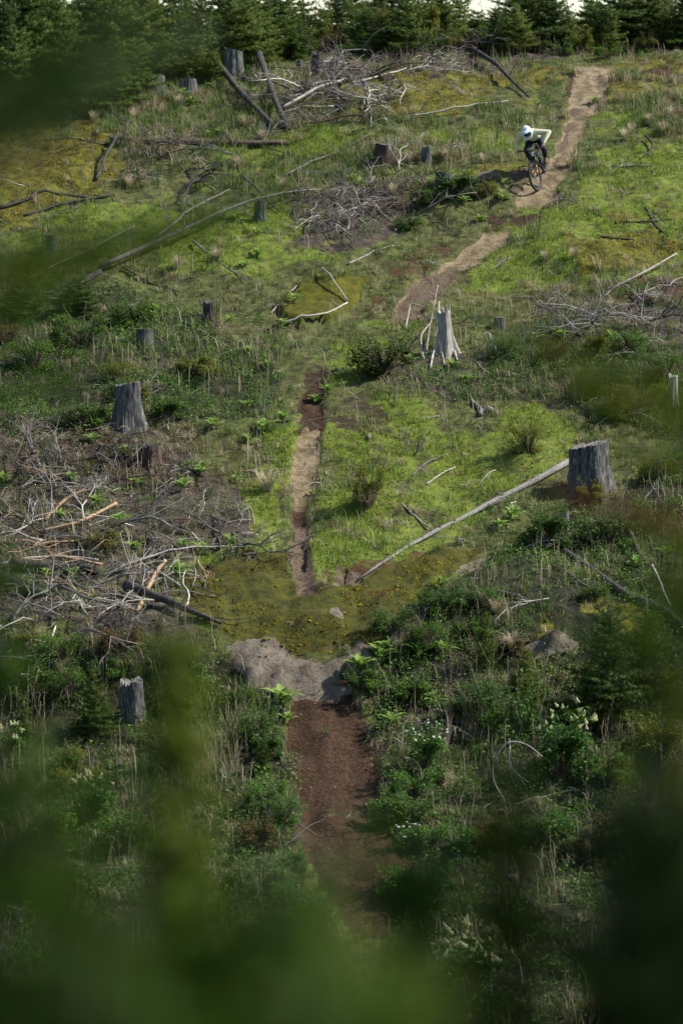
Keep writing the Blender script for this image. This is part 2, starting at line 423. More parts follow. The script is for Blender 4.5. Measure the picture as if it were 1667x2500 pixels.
gme = fast_mesh('ground', np.stack([GX, GY, GZ], -1).reshape(-1, 3), quads.ravel(), np.full(len(quads), 4), None, {k: v.ravel() for k, v in ZA.items()}, True)
def ground(x, y):
    x = np.asarray(x, float); y = np.asarray(y, float)
    i = np.clip(np.searchsorted(gx, x) - 1, 0, nx - 2); j = np.clip(np.searchsorted(gy, y) - 1, 0, ny - 2)
    a = (x - gx[i]) / (gx[i + 1] - gx[i]); b = (y - gy[j]) / (gy[j + 1] - gy[j])
    return (GZ[j, i] * (1 - a) + GZ[j, i + 1] * a) * (1 - b) + (GZ[j + 1, i] * (1 - a) + GZ[j + 1, i + 1] * a) * b
def at(u, v):
    x, y = pix(u, v); return np.array((x, y, float(ground(x, y))))
def normal(x, y, e=.25):
    return unit((-(ground(x + e, y) - ground(x - e, y)) / (2 * e), -(ground(x, y + e) - ground(x, y - e)) / (2 * e), 1.0))

def ground_material():
    m, nt, b, out = newmat('hillside_ground')
    L = nt.links
    tc = nt.nodes.new('ShaderNodeTexCoord')
    def noise(scale, det=8, rough=.65, dist=0):
        n = nt.nodes.new('ShaderNodeTexNoise'); n.inputs['Scale'].default_value = scale; n.inputs['Detail'].default_value = det
        n.inputs['Roughness'].default_value = rough; n.inputs['Distortion'].default_value = dist
        L.new(tc.outputs['Object'], n.inputs[0]); return n.outputs[0]
    def attr(k):
        a = nt.nodes.new('ShaderNodeAttribute'); a.attribute_name = k; return a.outputs['Fac']
    def sharpen(k, n, lo=.42, hi=.58, amt=.5):
        a = nd(nt, 'ShaderNodeMath', operation='MULTIPLY_ADD'); L.new(n, a.inputs[0]); a.inputs[1].default_value = amt; a.inputs[2].default_value = -amt / 2
        c = nd(nt, 'ShaderNodeMath', operation='ADD'); L.new(a.outputs[0], c.inputs[0]); L.new(attr(k), c.inputs[1])
        r = nt.nodes.new('ShaderNodeMapRange'); r.inputs[1].default_value = lo; r.inputs[2].default_value = hi; L.new(c.outputs[0], r.inputs[0])
        return r.outputs[0]
    def mix(f, a, c):
        x = nt.nodes.new('ShaderNodeMix'); x.data_type = 'RGBA'
        L.new(f, x.inputs[0]); L.new(a, x.inputs[6]); L.new(c, x.inputs[7]); return x.outputs[2]
    n1 = noise(1.3); n2 = noise(5); n3 = noise(16, 6, .7); n4 = noise(2.6, 9, .75, .6)
    base = ramp(nt, n2, [(.28, (.022, .018, .010)), (.42, (.06, .055, .02)), (.56, (.09, .105, .024)), (.72, (.19, .16, .08))])
    lime = ramp(nt, n2, [(.28, (.05, .032, .015)), (.38, (.085, .075, .022)), (.48, (.11, .145, .018)), (.66, (.165, .20, .024)), (.78, (.15, .11, .045))])
    c = mix(sharpen('lime', n1, .3, .7), base, lime)
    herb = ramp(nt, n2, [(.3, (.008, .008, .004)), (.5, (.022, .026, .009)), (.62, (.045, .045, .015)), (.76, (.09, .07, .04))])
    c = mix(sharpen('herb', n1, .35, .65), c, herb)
    slash = ramp(nt, n2, [(.28, (.016, .013, .010)), (.42, (.05, .038, .028)), (.55, (.09, .07, .05)), (.66, (.07, .08, .03)), (.8, (.17, .14, .105))])
    c = mix(sharpen('slash', n1, .4, .6), c, slash)
    mud = ramp(nt, n3, [(.35, (.014, .011, .008)), (.55, (.05, .034, .02)), (.7, (.07, .06, .015))])
    c = mix(sharpen('mud', n4, .75, 1.05, 1.5), c, mud)
    yel = ramp(nt, n2, [(.28, (.03, .028, .008)), (.40, (.06, .06, .012)), (.50, (.10, .10, .014)), (.62, (.17, .145, .010)), (.78, (.10, .05, .016))])
    c = mix(sharpen('yellow', n4, .5, .9, 1.6), c, yel)
    redc = ramp(nt, n3, [(.35, (.035, .018, .010)), (.6, (.10, .042, .018)), (.75, (.14, .09, .03))])
    c = mix(sharpen('red', n4, .75, 1.1, 1.8), c, redc)
    rock = ramp(nt, n4, [(.25, (.025, .02, .014)), (.37, (.075, .058, .04)), (.46, (.125, .098, .069)), (.54, (.20, .168, .125)), (.6, (.11, .078, .052)), (.75, (.05, .037, .022))])
    moss = ramp(nt, n2, [(.28, (.016, .014, .007)), (.42, (.04, .042, .006)), (.6, (.075, .075, .007)), (.78, (.09, .045, .015))])
    mossrock = mix(ramp(nt, n4, [(.60, (0, 0, 0)), (.66, (1, 1, 1))]), moss, rock)
    c = mix(sharpen('moss', n4, .4, .6, .7), c, mossrock)
    c = mix(sharpen('rock', n4, .42, .55, .4), c, rock)
    dome = ramp(nt, n2, [(.3, (.035, .04, .004)), (.5, (.08, .08, .005)), (.66, (.13, .115, .007)), (.8, (.12, .06, .012))])
    c = mix(sharpen('dome', n2, .4, .6, .3), c, dome)
    dirt = ramp(nt, n3, [(.28, (.010, .006, .003)), (.44, (.03, .016, .008)), (.58, (.064, .033, .015)), (.70, (.10, .056, .028)), (.82, (.2, .15, .1))])
    c = mix(sharpen('dirt', n2, .38, .6, .45), c, dirt)
    sand = ramp(nt, n4, [(.25, (.04, .029, .014)), (.37, (.095, .068, .034)), (.48, (.17, .126, .066)), (.57, (.27, .21, .125)), (.63, (.12, .08, .042)), (.70, (.06, .055, .014)), (.85, (.09, .05, .025))])
    c = mix(sharpen('sand', n4, .38, .6, .8), c, sand)
    wet = ramp(nt, n3, [(.35, (.05, .036, .022)), (.6, (.15, .105, .066)), (.74, (.30, .245, .18))])
    c = mix(sharpen('wet', n4, .6, 1.0, 1.2), c, wet)
    L.new(c, b.inputs['Base Color'])
    b.inputs['Roughness'].default_value = .9; b.inputs['Specular IOR Level'].default_value = .2
    bp = nt.nodes.new('ShaderNodeBump'); bp.inputs['Strength'].default_value = .7; bp.inputs['Distance'].default_value = .06
    L.new(n3, bp.inputs['Height']); L.new(bp.outputs[0], b.inputs['Normal'])
    return m
M['ground'] = ground_material()
kind(obj('ground', gme, M['ground']), 'structure')

# ------------------------------------------------------------------ ground cover nobody could count: grass, straw, moss, herbs, gravel
def scatter(n, seed, y0=39.2, y1=89.5):
    r = np.random.default_rng(seed)
    x = r.uniform(-12, 12, n); y = r.uniform(y0, y1, n)
    k = np.abs(x) < .122 * y + .6
    x, y = x[k], y[k]
    z = ground(x, y)
    u, v = project(x, y, z)
    return x, y, z, u, v, r
def zones_at(u, v, x, y, names): return [zone(n, u, v, x, y) for n in names]
def blades(name, x, y, z, h, w, lean, tint, mat, r, seg3=True):
    n = len(x)
    az = r.uniform(0, 2 * math.pi, n); fa = az + r.uniform(-.9, .9, n) + math.pi / 2
    dx, dy = np.cos(az), np.sin(az); wx, wy = np.cos(fa) * w / 2, np.sin(fa) * w / 2
    base = np.stack([x, y, z - .01], -1); wv = np.stack([wx, wy, np.zeros(n)], -1)
    if seg3:
        mid = base + np.stack([dx * lean * h * .3, dy * lean * h * .3, h * .6], -1)
        tip = base + np.stack([dx * lean * h, dy * lean * h, h * (1.0 - .35 * lean)], -1)
        V = np.stack([base - wv, base + wv, mid + wv * .75, mid - wv * .75, tip], 1).reshape(-1, 3)
        o = np.arange(n)[:, None] * 5
        f = (o + np.array([0, 1, 2, 3, 3, 2, 4])).ravel()
        sz = np.tile([4, 3], n); t = np.repeat(tint, 5)
    else:
        tip = base + np.stack([dx * lean * h, dy * lean * h, h], -1)
        V = np.stack([base - wv, base + wv, tip], 1).reshape(-1, 3)
        f = np.arange(n * 3); sz = np.full(n, 3); t = np.repeat(tint, 3)
    me = fast_mesh(name, V, f, sz, t)
    return kind(obj(name, me, mat), 'stuff')
def tufted(x, y, z, per, spread, r):
    i = np.repeat(np.arange(len(x)), per)
    a = r.uniform(0, 2 * math.pi, len(i)); d = spread * np.sqrt(r.random(len(i)))
    X = x[i] + np.cos(a) * d; Y = y[i] + np.sin(a) * d
    return i, X, Y, ground(X, Y)

# short lime grass
x, y, z, u, v, r = scatter(520000, 11)
zl, zs, zd, zr, zm, zdm, zh, zsl, zy, zred, zmud = zones_at(u, v, x, y, ['lime', 'sand', 'dirt', 'rock', 'moss', 'dome', 'herb', 'slash', 'yellow', 'red', 'mud'])
bare = np.clip(zs * 1.6 + zd * 1.6 + zr * 1.3 + zm * 1.25 + zdm * 2 + .8 * zy + .3 * zred + .6 * zmud, 0, 1)
patch = fbm(x, y, .9, 91, 4)
p = (.10 + .95 * zl) * (1 - bare) * (1 - .8 * zh) * (1 - .6 * zsl) * np.clip((patch - .38) * 5, 0.05, 1)
k = r.random(len(x)) < p
x, y, z, u, v, patch = x[k], y[k], z[k], u[k], v[k], patch[k]
n = len(x)
blades('short_grass', x, y, z, r.uniform(.05, .15, n) * (.6 + .9 * patch), r.uniform(.010, .02, n), r.uniform(.1, .8, n),
       np.clip(.18 + .75 * patch + r.normal(0, .13, n), 0, 1), M['short'], r)
# meadow tufts
x, y, z, u, v, r = scatter(60000, 12)
zl, zs, zd, zr, zm, zdm, zh, zsl, zy, zt, zmud = zones_at(u, v, x, y, ['lime', 'sand', 'dirt', 'rock', 'moss', 'dome', 'herb', 'slash', 'yellow', 'tall', 'mud'])
bare = np.clip(zs * 1.8 + zd * 1.8 + zr * 1.6 + zm * 1.5 + zdm * 2 + .8 * zy + .4 * zmud, 0, 1)
patch = fbm(x, y, 1.3, 95, 4)
p = (.45 - .34 * zl + .3 * zt + .1 * zh) * (1 - bare) * (1 - .35 * zsl) * np.clip((patch - .36) * 5, .05, 1)
k = r.random(len(x)) < p
x, y, z, patch, zt2 = x[k], y[k], z[k], patch[k], zt[k]
i, X, Y, Z = tufted(x, y, z, 11, .09, r)
n = len(X); hs = r.uniform(.12, .34, len(x)) * (.8 + .6 * zt2)
blades('meadow_grass', X, Y, Z, hs[i] * r.uniform(.6, 1.15, n), r.uniform(.008, .015, n), r.uniform(.15, 1.0, n),
       np.clip(.1 + .8 * patch[i] + r.normal(0, .15, n) + r.normal(0, .1, len(x))[i], 0, 1), M['meadow'], r)
# dead straw wisps
x, y, z, u, v, r = scatter(24000, 13)
zl, zs, zd, zr, zm, zdm, zh, zsl, zy, zt = zones_at(u, v, x, y, ['lime', 'sand', 'dirt', 'rock', 'moss', 'dome', 'herb', 'slash', 'yellow', 'tall'])
bare = np.clip(zs * 2 + zd * 2 + zr * 1.6 + zm * 1.6 + zdm * 2 + .7 * zy, 0, 1)
patch = fbm(x, y, 2.2, 99, 4)
p = (.40 - .24 * zl + .5 * zt - .12 * zh) * (1 - bare) * np.clip((patch - .40) * 6, .06, 1)
k = r.random(len(x)) < p
x, y, z, zt2 = x[k], y[k], z[k], zt[k]
i, X, Y, Z = tufted(x, y, z, 24, .10, r)
n = len(X); hs = r.uniform(.12, .36, len(x)) * (.75 + .6 * zt2)
blades('straw_grass', X, Y, Z, hs[i] * r.uniform(.5, 1.2, n), r.uniform(.007, .013, n), r.uniform(.2, 1.5, n),
       np.clip(.55 + r.normal(0, .22, n) + r.normal(0, .15, len(x))[i], 0, 1), M['straw'], r)
# tall dry stems
x, y, z, u, v, r = scatter(9000, 19)
zl, zs, zd, zr, zm, zdm, zh, zt, zy = zones_at(u, v, x, y, ['lime', 'sand', 'dirt', 'rock', 'moss', 'dome', 'herb', 'tall', 'yellow'])
patch = fbm(x, y, 2.5, 135, 3)
p = (.35 - .25 * zl + .4 * zt + .25 * zh) * (1 - np.clip(2 * zs + 2 * zd + 2 * zr + 2 * zm + 2 * zdm + zy, 0, 1)) * np.clip((patch - .38) * 6, .05, 1)
k = r.random(len(x)) < p
i, X, Y, Z = tufted(x[k], y[k], z[k], 3, .15, r); n = len(X)
blades('dry_stems', X, Y, Z, r.uniform(.3, .75, n), r.uniform(.010, .017, n), r.uniform(.05, .6, n), np.clip(r.normal(.6, .25, n), 0, 1), M['straw'], r)
# moss pile
x, y, z, u, v, r = scatter(430000, 14)
zs, zd, zr, zm, zdm, zy, zrd = zones_at(u, v, x, y, ['sand', 'dirt', 'rock', 'moss', 'dome', 'yellow', 'red'])
patch = .55 * fbm(x, y, .6, 105, 3) + .45 * fbm(x, y, .16, 107, 3)
p = np.clip(zm * .95 * np.clip((patch - .43) * 9, 0, 1) + zdm * .9 + zy * .95 * np.clip((patch - .43) * 9, 0, 1), 0, 1) * (1 - np.clip(2 * zs + 2 * zd + .8 * zr, 0, 1))
k = r.random(len(x)) < p
x, y, z, patch, zm2, zy2, zdm2, zrd = x[k], y[k], z[k], patch[k], zm[k], zy[k], zdm[k], zrd[k]
n = len(x)
blades('moss_cushions', x, y, z - .005, r.uniform(.025, .055, n) * (.2 + 1.9 * patch ** 1.5) * (1 - .45 * zdm2), r.uniform(.022, .04, n), r.uniform(.0, .6, n),
       np.clip(.50 + .22 * zy2 + .5 * zrd * (1 - zdm2) + .34 * np.clip((y - 78) / 3, 0, 1) - .10 * zdm2 + 1.3 * (patch - .5) * 2 + r.normal(0, .07, n) + .5 * (fbm(x, y, 1.2, 109, 3) > .60) * zm2, 0, 1), M['moss'], r, False)
# rounded moss clumps
x, y, z, u, v, r = scatter(90000, 21)
zs, zd, zr, zm, zdm, zy = zones_at(u, v, x, y, ['sand', 'dirt', 'rock', 'moss', 'dome', 'yellow'])
patch = .6 * fbm(x, y, .6, 105, 3) + .4 * fbm(x, y, .16, 107, 3)
p = np.clip(zm * np.clip((patch - .44) * 8, 0, 1) + .6 * zy * np.clip((patch - .47) * 9, 0, 1) + .35 * zr * (patch > .55), 0, 1) * (1 - np.clip(2 * zs + 2 * zd, 0, 1)) * .55
k = r.random(len(x)) < p
x, y, z, patch, zy2 = x[k], y[k], z[k], patch[k], zy[k]; n = len(x)
rg = [(math.cos(a * 1.0472), math.sin(a * 1.0472), 0) for a in range(6)] + [(.65 * math.cos(a * 1.0472 + .5), .65 * math.sin(a * 1.0472 + .5), .62) for a in range(6)] + [(0, 0, .85)]
dv = np.array(rg); df = []
for a in range(6): b = (a + 1) % 6; df += [a, b, 6 + a, b, 6 + b, 6 + a, 6 + a, 6 + b, 12]
sz = r.uniform(.02, .045, n) * np.where(r.random(n) < .1, 1.5, 1)
V_ = np.stack([x, y, z - .012], -1)[:, None, :] + dv[None] * sz[:, None, None] * r.uniform(.7, 1.3, (n, 13, 1)) * np.array((1, 1, .75))
tt = np.clip(.42 + .16 * zy2 + .22 * np.clip((y - 78) / 3, 0, 1) + .45 * (fbm(x, y, 1.6, 111, 3) - .5) * 2 + .3 * (patch - .55) * 2 + r.normal(0, .07, n), .05, .72)
kind(obj('moss_clumps', fast_mesh('moss_clumps', V_.reshape(-1, 3), (np.arange(n)[:, None] * 13 + np.array(df)).ravel(), np.full(n * 18, 3), np.repeat(tt, 13), smooth=True), M['moss']), 'stuff')
# herb layer: small leaves standing in tangles
x, y, z, u, v, r = scatter(30000, 15)
zs, zd, zr, zm, zdm, zh, zsl, zy, zl = zones_at(u, v, x, y, ['sand', 'dirt', 'rock', 'moss', 'dome', 'herb', 'slash', 'yellow', 'lime'])
bare = np.clip(zs * 1.5 + zd * 1.2 + zr * 1.3 + zm * 1.3 + zdm * 2 + zy * .8, 0, 1)
patch = fbm(x, y, 1.1, 115, 4)
p = (.05 + .8 * zh - .04 * zl + .14 * zsl) * (1 - bare) * np.clip((patch - .36) * 5, .02, 1)
k = r.random(len(x)) < p
x, y, z, patch, v = x[k], y[k], z[k], patch[k], v[k]
i, X, Y, Z = tufted(x, y, z, 22, .2, r)
n = len(X)
hh = np.clip(.06 + .5 * (patch - .3), .06, .42) * r.uniform(.6, 1.5, len(x))
C = np.stack([X, Y, Z + hh[i] * np.sqrt(r.random(n))], -1)
def leaf_quads(C, size, r, up=.5, aspect=.5):
    n = len(C)
    d = r.normal(0, 1, (n, 3)); d[:, 2] = d[:, 2] * .5 + .1; d /= np.linalg.norm(d, axis=1)[:, None]
    nn = r.normal(0, 1, (n, 3)); nn[:, 2] = np.abs(nn[:, 2]) + up
    s = np.cross(d, nn); s /= np.linalg.norm(s, axis=1)[:, None] + 1e-9
    size = np.asarray(size)[:, None] if np.ndim(size) else size
    a = C - d * size * .5; b = C + s * size * aspect * .5; c = C + d * size * .5; e = C - s * size * aspect * .5
    V = np.stack([a, b, c, e], 1).reshape(-1, 3)
    f = np.arange(n * 4); return V, f, np.full(n, 4)
V_, f_, sz_ = leaf_quads(C, r.uniform(.03, .075, n), r)
t_ = np.clip(.28 + .5 * patch[i] + r.normal(0, .2, n) + r.normal(0, .2, len(x))[i], 0, 1)
kind(obj('herb_layer', fast_mesh('herb_layer', V_, f_, sz_, np.repeat(t_, 4)), M['herb']), 'stuff')
# twig litter: thousands of short bits of stick
x, y, z, u, v, r = scatter(26000, 16)
zs, zd, zr, zm, zdm, zsl, zh, zl = zones_at(u, v, x, y, ['sand', 'dirt', 'rock', 'moss', 'dome', 'slash', 'herb', 'lime'])
p = (.13 + .75 * zsl + .12 * zh) * (1 - np.clip(2 * zs + 1.7 * zd + 1.6 * zr + 1.6 * zm + 2 * zdm, 0, 1))
k = r.random(len(x)) < p
x, y, z = x[k], y[k], z[k]; n = len(x)
az = r.uniform(0, 2 * math.pi, n); ln = r.uniform(.12, .6, n) * r.uniform(.5, 1.2, n); rr = r.uniform(.003, .008, n)
d = np.stack([np.cos(az), np.sin(az), r.normal(0, .35, n)], -1)
A = np.stack([x, y, z + r.uniform(.0, .12, n)], -1); B_ = A + d * ln[:, None]
B_[:, 2] = np.maximum(B_[:, 2] - A[:, 2] + z, ground(B_[:, 0], B_[:, 1]) + .01)
Mi = (A + B_) / 2 + r.normal(0, .05, (n, 3)) * ln[:, None]
s1 = np.cross(d, (0, 0, 1.)); s1 /= np.linalg.norm(s1, axis=1)[:, None]; s2 = np.cross(s1, d); s2 /= np.linalg.norm(s2, axis=1)[:, None]
ring = []
for Pp, q in ((A, 1), (Mi, .9), (B_, .4)):
    for a in range(3):
        th = a * 2.0944
        ring.append(Pp + (s1 * math.cos(th) + s2 * math.sin(th)) * (rr * q)[:, None])
V_ = np.stack(ring, 1).reshape(-1, 3)
fp = []
for j in range(2):
    for a in range(3): fp += [j * 3 + a, j * 3 + (a + 1) % 3, j * 3 + 3 + (a + 1) % 3, j * 3 + 3 + a]
f_ = (np.arange(n)[:, None] * 9 + np.array(fp)).ravel()
M['litter'] = leafmat('twig_litter', [(0, (.05, .04, .03)), (.4, (.14, .11, .085)), (.8, (.26, .23, .19)), (1, (.40, .36, .30))], 0.0, .9)
kind(obj('twig_litter', fast_mesh('twig_litter', V_, f_, np.full(n * 6, 4), np.repeat(np.clip(r.normal(.45, .25, n), 0, 1), 9)), M['litter']), 'stuff')
# brown dead leaves and bracken bits lying in the grass
x, y, z, u, v, r = scatter(120000, 18)
zs, zd, zr, zdm, zsl, zl, zh = zones_at(u, v, x, y, ['sand', 'dirt', 'rock', 'dome', 'slash', 'lime', 'herb'])
patch = fbm(x, y, .7, 125, 4)
p = np.clip((.35 + .4 * zsl) * np.clip((patch - .5) * 9, .03, 1), 0, 1) * (1 - np.clip(2 * zs + 1.2 * zd + 2 * zr + 2 * zdm, 0, 1))
k = r.random(len(x)) < p
x, y, z = x[k], y[k], z[k]; n = len(x)
V_, f_, sz_ = leaf_quads(np.stack([x, y, z + r.uniform(.01, .10, n)], -1), r.uniform(.03, .11, n), r, .6, .35)
M['dead'] = leafmat('dead_leaves', [(0, (.03, .02, .012)), (.4, (.09, .055, .03)), (.75, (.17, .11, .06)), (1, (.30, .22, .14))], .1, .9)
kind(obj('dead_leaves', fast_mesh('dead_leaves', V_, f_, sz_, np.repeat(np.clip(r.normal(.4, .25, n), 0, 1), 4)), M['dead']), 'stuff')
# gravel on the trail and rock
x, y, z, u, v, r = scatter(60000, 17)
zs, zd, zr, zm = zones_at(u, v, x, y, ['sand', 'dirt', 'rock', 'moss'])
p = np.clip(.10 * zs + .22 * zd + .03 * zr + .04 * zm + .002, 0, 1)
k = r.random(len(x)) < p
x, y, z = x[k], y[k], z[k]; n = len(x)
octv = np.array([(1, 0, 0), (0, 1, 0), (-1, 0, 0), (0, -1, 0), (0, 0, .7), (0, 0, -.7)])
octf = np.array([0, 1, 4, 1, 2, 4, 2, 3, 4, 3, 0, 4, 1, 0, 5, 2, 1, 5, 3, 2, 5, 0, 3, 5])
sz = r.uniform(.006, .02, n) * np.where(r.random(n) < .06, 2.2, 1)
V_ = (np.stack([x, y, z], -1)[:, None, :] + octv[None] * sz[:, None, None] * r.uniform(.6, 1.4, (n, 6, 1)) + r.normal(0, .15, (n, 6, 3)) * sz[:, None, None])
M['gravel'] = leafmat('gravel', [(0, (.05, .035, .028)), (.5, (.15, .12, .10)), (.85, (.34, .30, .26)), (1, (.55, .5, .44))], 0, .9)
kind(obj('gravel', fast_mesh('gravel', V_.reshape(-1, 3), (np.arange(n)[:, None] * 6 + octf).ravel(), np.full(n * 8, 3), np.repeat(np.clip(r.normal(.45, .25, n), 0, 1), 6)), M['gravel']), 'stuff')

# ------------------------------------------------------------------ labels that say which one: nearest landmark, side of it, rank by distance
LANDMARKS = [('the mountain biker', 1315, 390), ('the big barked stump', 1438, 1130), ('the tall grey stump at left', 316, 980),
    ('the splintered pale snag', 1090, 800), ('the round moss dome', 790, 740), ('the low end of the pale log', 900, 1400), ('the high end of the pale log', 1300, 1200),
    ('the dirt chute top', 780, 1760), ('the dirt chute bottom', 870, 2120), ('the mossy rock face', 760, 1560), ('the tan trail slab', 750, 1120),
    ('the silver tree root end', 280, 660), ('the silver tree tip', 690, 500), ('the black slash log', 430, 1490), ('the dark fir at right', 1470, 1660),
    ('the white daisies', 1035, 1800), ('the bottom elder', 1150, 2340), ('the yellow ridge moss', 1080, 215), ('the crossed dark logs', 660, 260),
    ('the long brown log', 450, 350), ('the far left moss', 110, 400), ('the low wide stump', 1083, 440), ('the long dark log', 1520, 1440),
    ('the grey broken stump', 320, 1700), ('the hooped white branch', 1240, 1900), ('the box shaped bush', 253, 1310)]
ORD = ['', 'second', 'third', 'fourth', 'fifth', 'sixth', 'seventh', 'eighth', 'ninth', 'tenth', 'eleventh', 'twelfth', 'thirteenth', 'fourteenth', 'fifteenth', 'sixteenth', 'seventeenth', 'eighteenth', 'nineteenth', 'twentieth']
PENDING = []
def tag_near(o, desc, cat, group, u, v): PENDING.append((o, desc, cat, group, u, v))
def flush_labels():
    buckets = {}
    for it in PENDING:
        o, desc, cat, group, u, v = it
        ds = sorted(((u - lu) ** 2 + (v - lv) ** 2, n, lu, lv) for n, lu, lv in LANDMARKS)
        d, n, lu, lv = ds[0]
        du, dv = u - lu, v - lv
        rel = ('right of' if du > 0 else 'left of') if abs(du) > abs(dv) else ('downhill of' if dv > 0 else 'uphill of')
        buckets.setdefault((desc, rel, n), []).append((d, it))
    for (desc, rel, n), L in buckets.items():
        L.sort(key=lambda q: q[0])
        for k, (d, it) in enumerate(L):
            lab = f'{desc} {rel} {n}' if len(L) == 1 else f'{desc} {rel} {n}, ' + ('nearest to it' if k == 0 else ORD[min(k, 19)] + ' nearest')
            tag(it[0], lab, it[2], it[3])

# ------------------------------------------------------------------ ridge firs and saplings
def needles(mb, a, b, size, per_m, r, width=.19, spread=.75):
    """needles along a twig from a to b"""
    L = np.linalg.norm(b - a); n = max(3, int(L * per_m))
    d = (b - a) / (L + 1e-9)
    t = r.random(n)
    s1 = unit(np.cross(d, (.2, .1, 1.))); s2 = np.cross(d, s1)
    th = r.uniform(0, 2 * math.pi, n)
    o = np.cos(th)[:, None] * s1 + np.sin(th)[:, None] * s2
    dirs = d * (1 - spread) + o * spread; dirs /= np.linalg.norm(dirs, axis=1)[:, None]
    P = a + (b - a) * t[:, None]
    sz = size * r.uniform(.7, 1.2, n)
    w = np.cross(dirs, d); w /= np.linalg.norm(w, axis=1)[:, None] + 1e-9
    V = np.stack([P - w * (sz * width)[:, None], P + w * (sz * width)[:, None], P + dirs * sz[:, None]], 1).reshape(-1, 3)
    mb.append((V, np.repeat(np.clip(r.normal(.5, .14, n), 0, 1), 3)))
def tri_mesh(name, chunks):
    V = np.concatenate([c[0] for c in chunks]); t = np.concatenate([c[1] for c in chunks])
    return fast_mesh(name, V, np.arange(len(V)), np.full(len(V) // 3, 3), t)
def spray(ch, wood, p0, p1, width, r, size=.05, per_m=140, twigs=9, sag=.05, wr=.012):
    """one conifer branch with side twigs; fills needle chunks and a wood mesh"""
    p0 = np.asarray(p0, float); p1 = np.asarray(p1, float); L = np.linalg.norm(p1 - p0); d = (p1 - p0) / L
    side = unit(np.cross(d, (0, 0, 1.)) if abs(d[2]) < .9 else np.cross(d, (0, 1., 0)))
    up = np.cross(side, d)
    pts = [p0 + (p1 - p0) * s + np.array((0, 0, -sag * L * 4 * s * (1 - s))) for s in np.linspace(0, 1, 5)]
    wood.tube(pts, np.linspace(wr, wr * .25, 5), 4, cap=False)
    for i in range(4): needles(ch, pts[i], pts[i + 1], size, per_m, r)
    for k in range(twigs):
        s = .12 + .85 * (k + r.random() * .6) / twigs
        b = pts[min(3, int(s * 4))] + (pts[min(4, int(s * 4) + 1)] - pts[min(3, int(s * 4))]) * (s * 4 % 1)
        sg = 1 if k % 2 else -1
        tl = width * (1 - s * .75) * r.uniform(.6, 1.1)
        e = b + unit(d * .75 + side * sg * r.uniform(.6, 1.1) + up * r.normal(0, .25)) * tl
        needles(ch, b, e, size, per_m, r)
        if tl > .22:
            m_ = b + (e - b) * .55
            for q in (1, -1):
                needles(ch, m_, m_ + unit((e - b) + np.cross(e - b, up) * q * .8) * tl * .4, size, per_m, r)
def fir_meshes(name, h, R, seed, whorls=10, per=6, size=.055, per_m=110, droop=.15, gap=.08):
    r = np.random.default_rng(seed)
    ch, wood = [], MB()
    bend = r.normal(0, .03, 2)
    top = np.array((bend[0] * h, bend[1] * h, h))
    tp = [top * s + np.array((math.sin(s * 5) * .02, math.cos(s * 4) * .02, 0)) for s in np.linspace(0, 1, 7)]
    tp[0] = np.array((0, 0, -.15))
    wood.tube(tp, np.linspace(.035 * h / 2.6 + .012, .005, 7), 6)
    needles(ch, top * .86, top * 1.0, size, per_m * 1.3, r)
    for w in range(whorls):
        s = gap + (1 - gap - .06) * (w + r.random() * .5) / whorls
        c = top * s
        Lb = R * (1 - s) ** .75 * r.uniform(.75, 1.2) + .08
        n = per + int(r.integers(-1, 2)); a0 = r.uniform(0, 6.28)
        for k in range(n):
            a = a0 + 6.283 * k / n + r.normal(0, .25)
            l = Lb * r.uniform(.65, 1.15)
            rise = (.1 + .75 * s) * l - droop * l * r.random() * 2 * (1 - s)
            e = c + np.array((math.cos(a) * l, math.sin(a) * l, rise))
            spray(ch, wood, c, e, l * .55, r, size, per_m, max(3, int(l * 11)), .05, .006 + .006 * h / 3)
    return tri_mesh(name + '_crown', ch), wood.mesh(name + '_trunk')
FIRS = [fir_meshes('fir%d' % i, 3.0, 1.0 + .25 * (i % 3), 300 + i, 12, 7, .075, 95) for i in range(7)]
def place_fir(x, y, h, mat, seed, R=None, name='fir_tree'):
    cm, tm = FIRS[seed % len(FIRS)]
    z = float(ground(x, y))
    root = empty(name, (x, y, z)); s = h / 3.0
    root.scale = ((R or s), (R or s), s); root.rotation_euler = (0, 0, seed * 1.7)
    obj('trunk', tm, M['trunk'], root)
    c = obj('crown', cm, None, root)
    if not cm.materials: cm.materials.append(M['fir'])
    c.material_slots[0].link = 'OBJECT'; c.material_slots[0].material = mat
    return root
r = np.random.default_rng(44)
ridge = []
for k in range(86):
    x = -12.2 + 24.4 * (k % 43 + r.random()) / 43; row = k // 43
    y = (87.6 if row == 0 else 90.8) + r.uniform(-.8, 1.8)
    if row == 0 and x > 5.4: y += 1.2
    h = .8 + 1.9 * r.random() ** 1.4 + .3 * row
    ridge.append((x, y, h))
for (u, v, h) in [(40, 262, 2.2), (110, 268, 1.7), (170, 275, 2.3), (225, 262, 1.8), (280, 268, 2.1), (330, 250, 1.9), (20, 215, 2.6), (140, 215, 2.8), (220, 205, 2.6), (300, 200, 2.9), (340, 190, 2.6), (420, 175, 2.5), (480, 205, 1.5), (500, 165, 2.2), (610, 160, 2.0), (520, 215, 1.1), (660, 140, 2.2), (560, 150, 2.0), (240, 235, 1.2), (80, 235, 1.8)]:
    x, y = pix(u, v); ridge.append((x, y, h))
RIDGE = []
for k, (x, y, h) in enumerate(ridge):
    o = place_fir(x, y, h, M['firlight'] if (k * 7) % 5 < 3 else M['fir'], k)
    front = k >= 86
    o.scale = (o.scale[0] * (1.1 + .9 * ((k * 37) % 10) / 10), o.scale[1] * 1.1, o.scale[2])
    RIDGE.append((x / y, k, o))
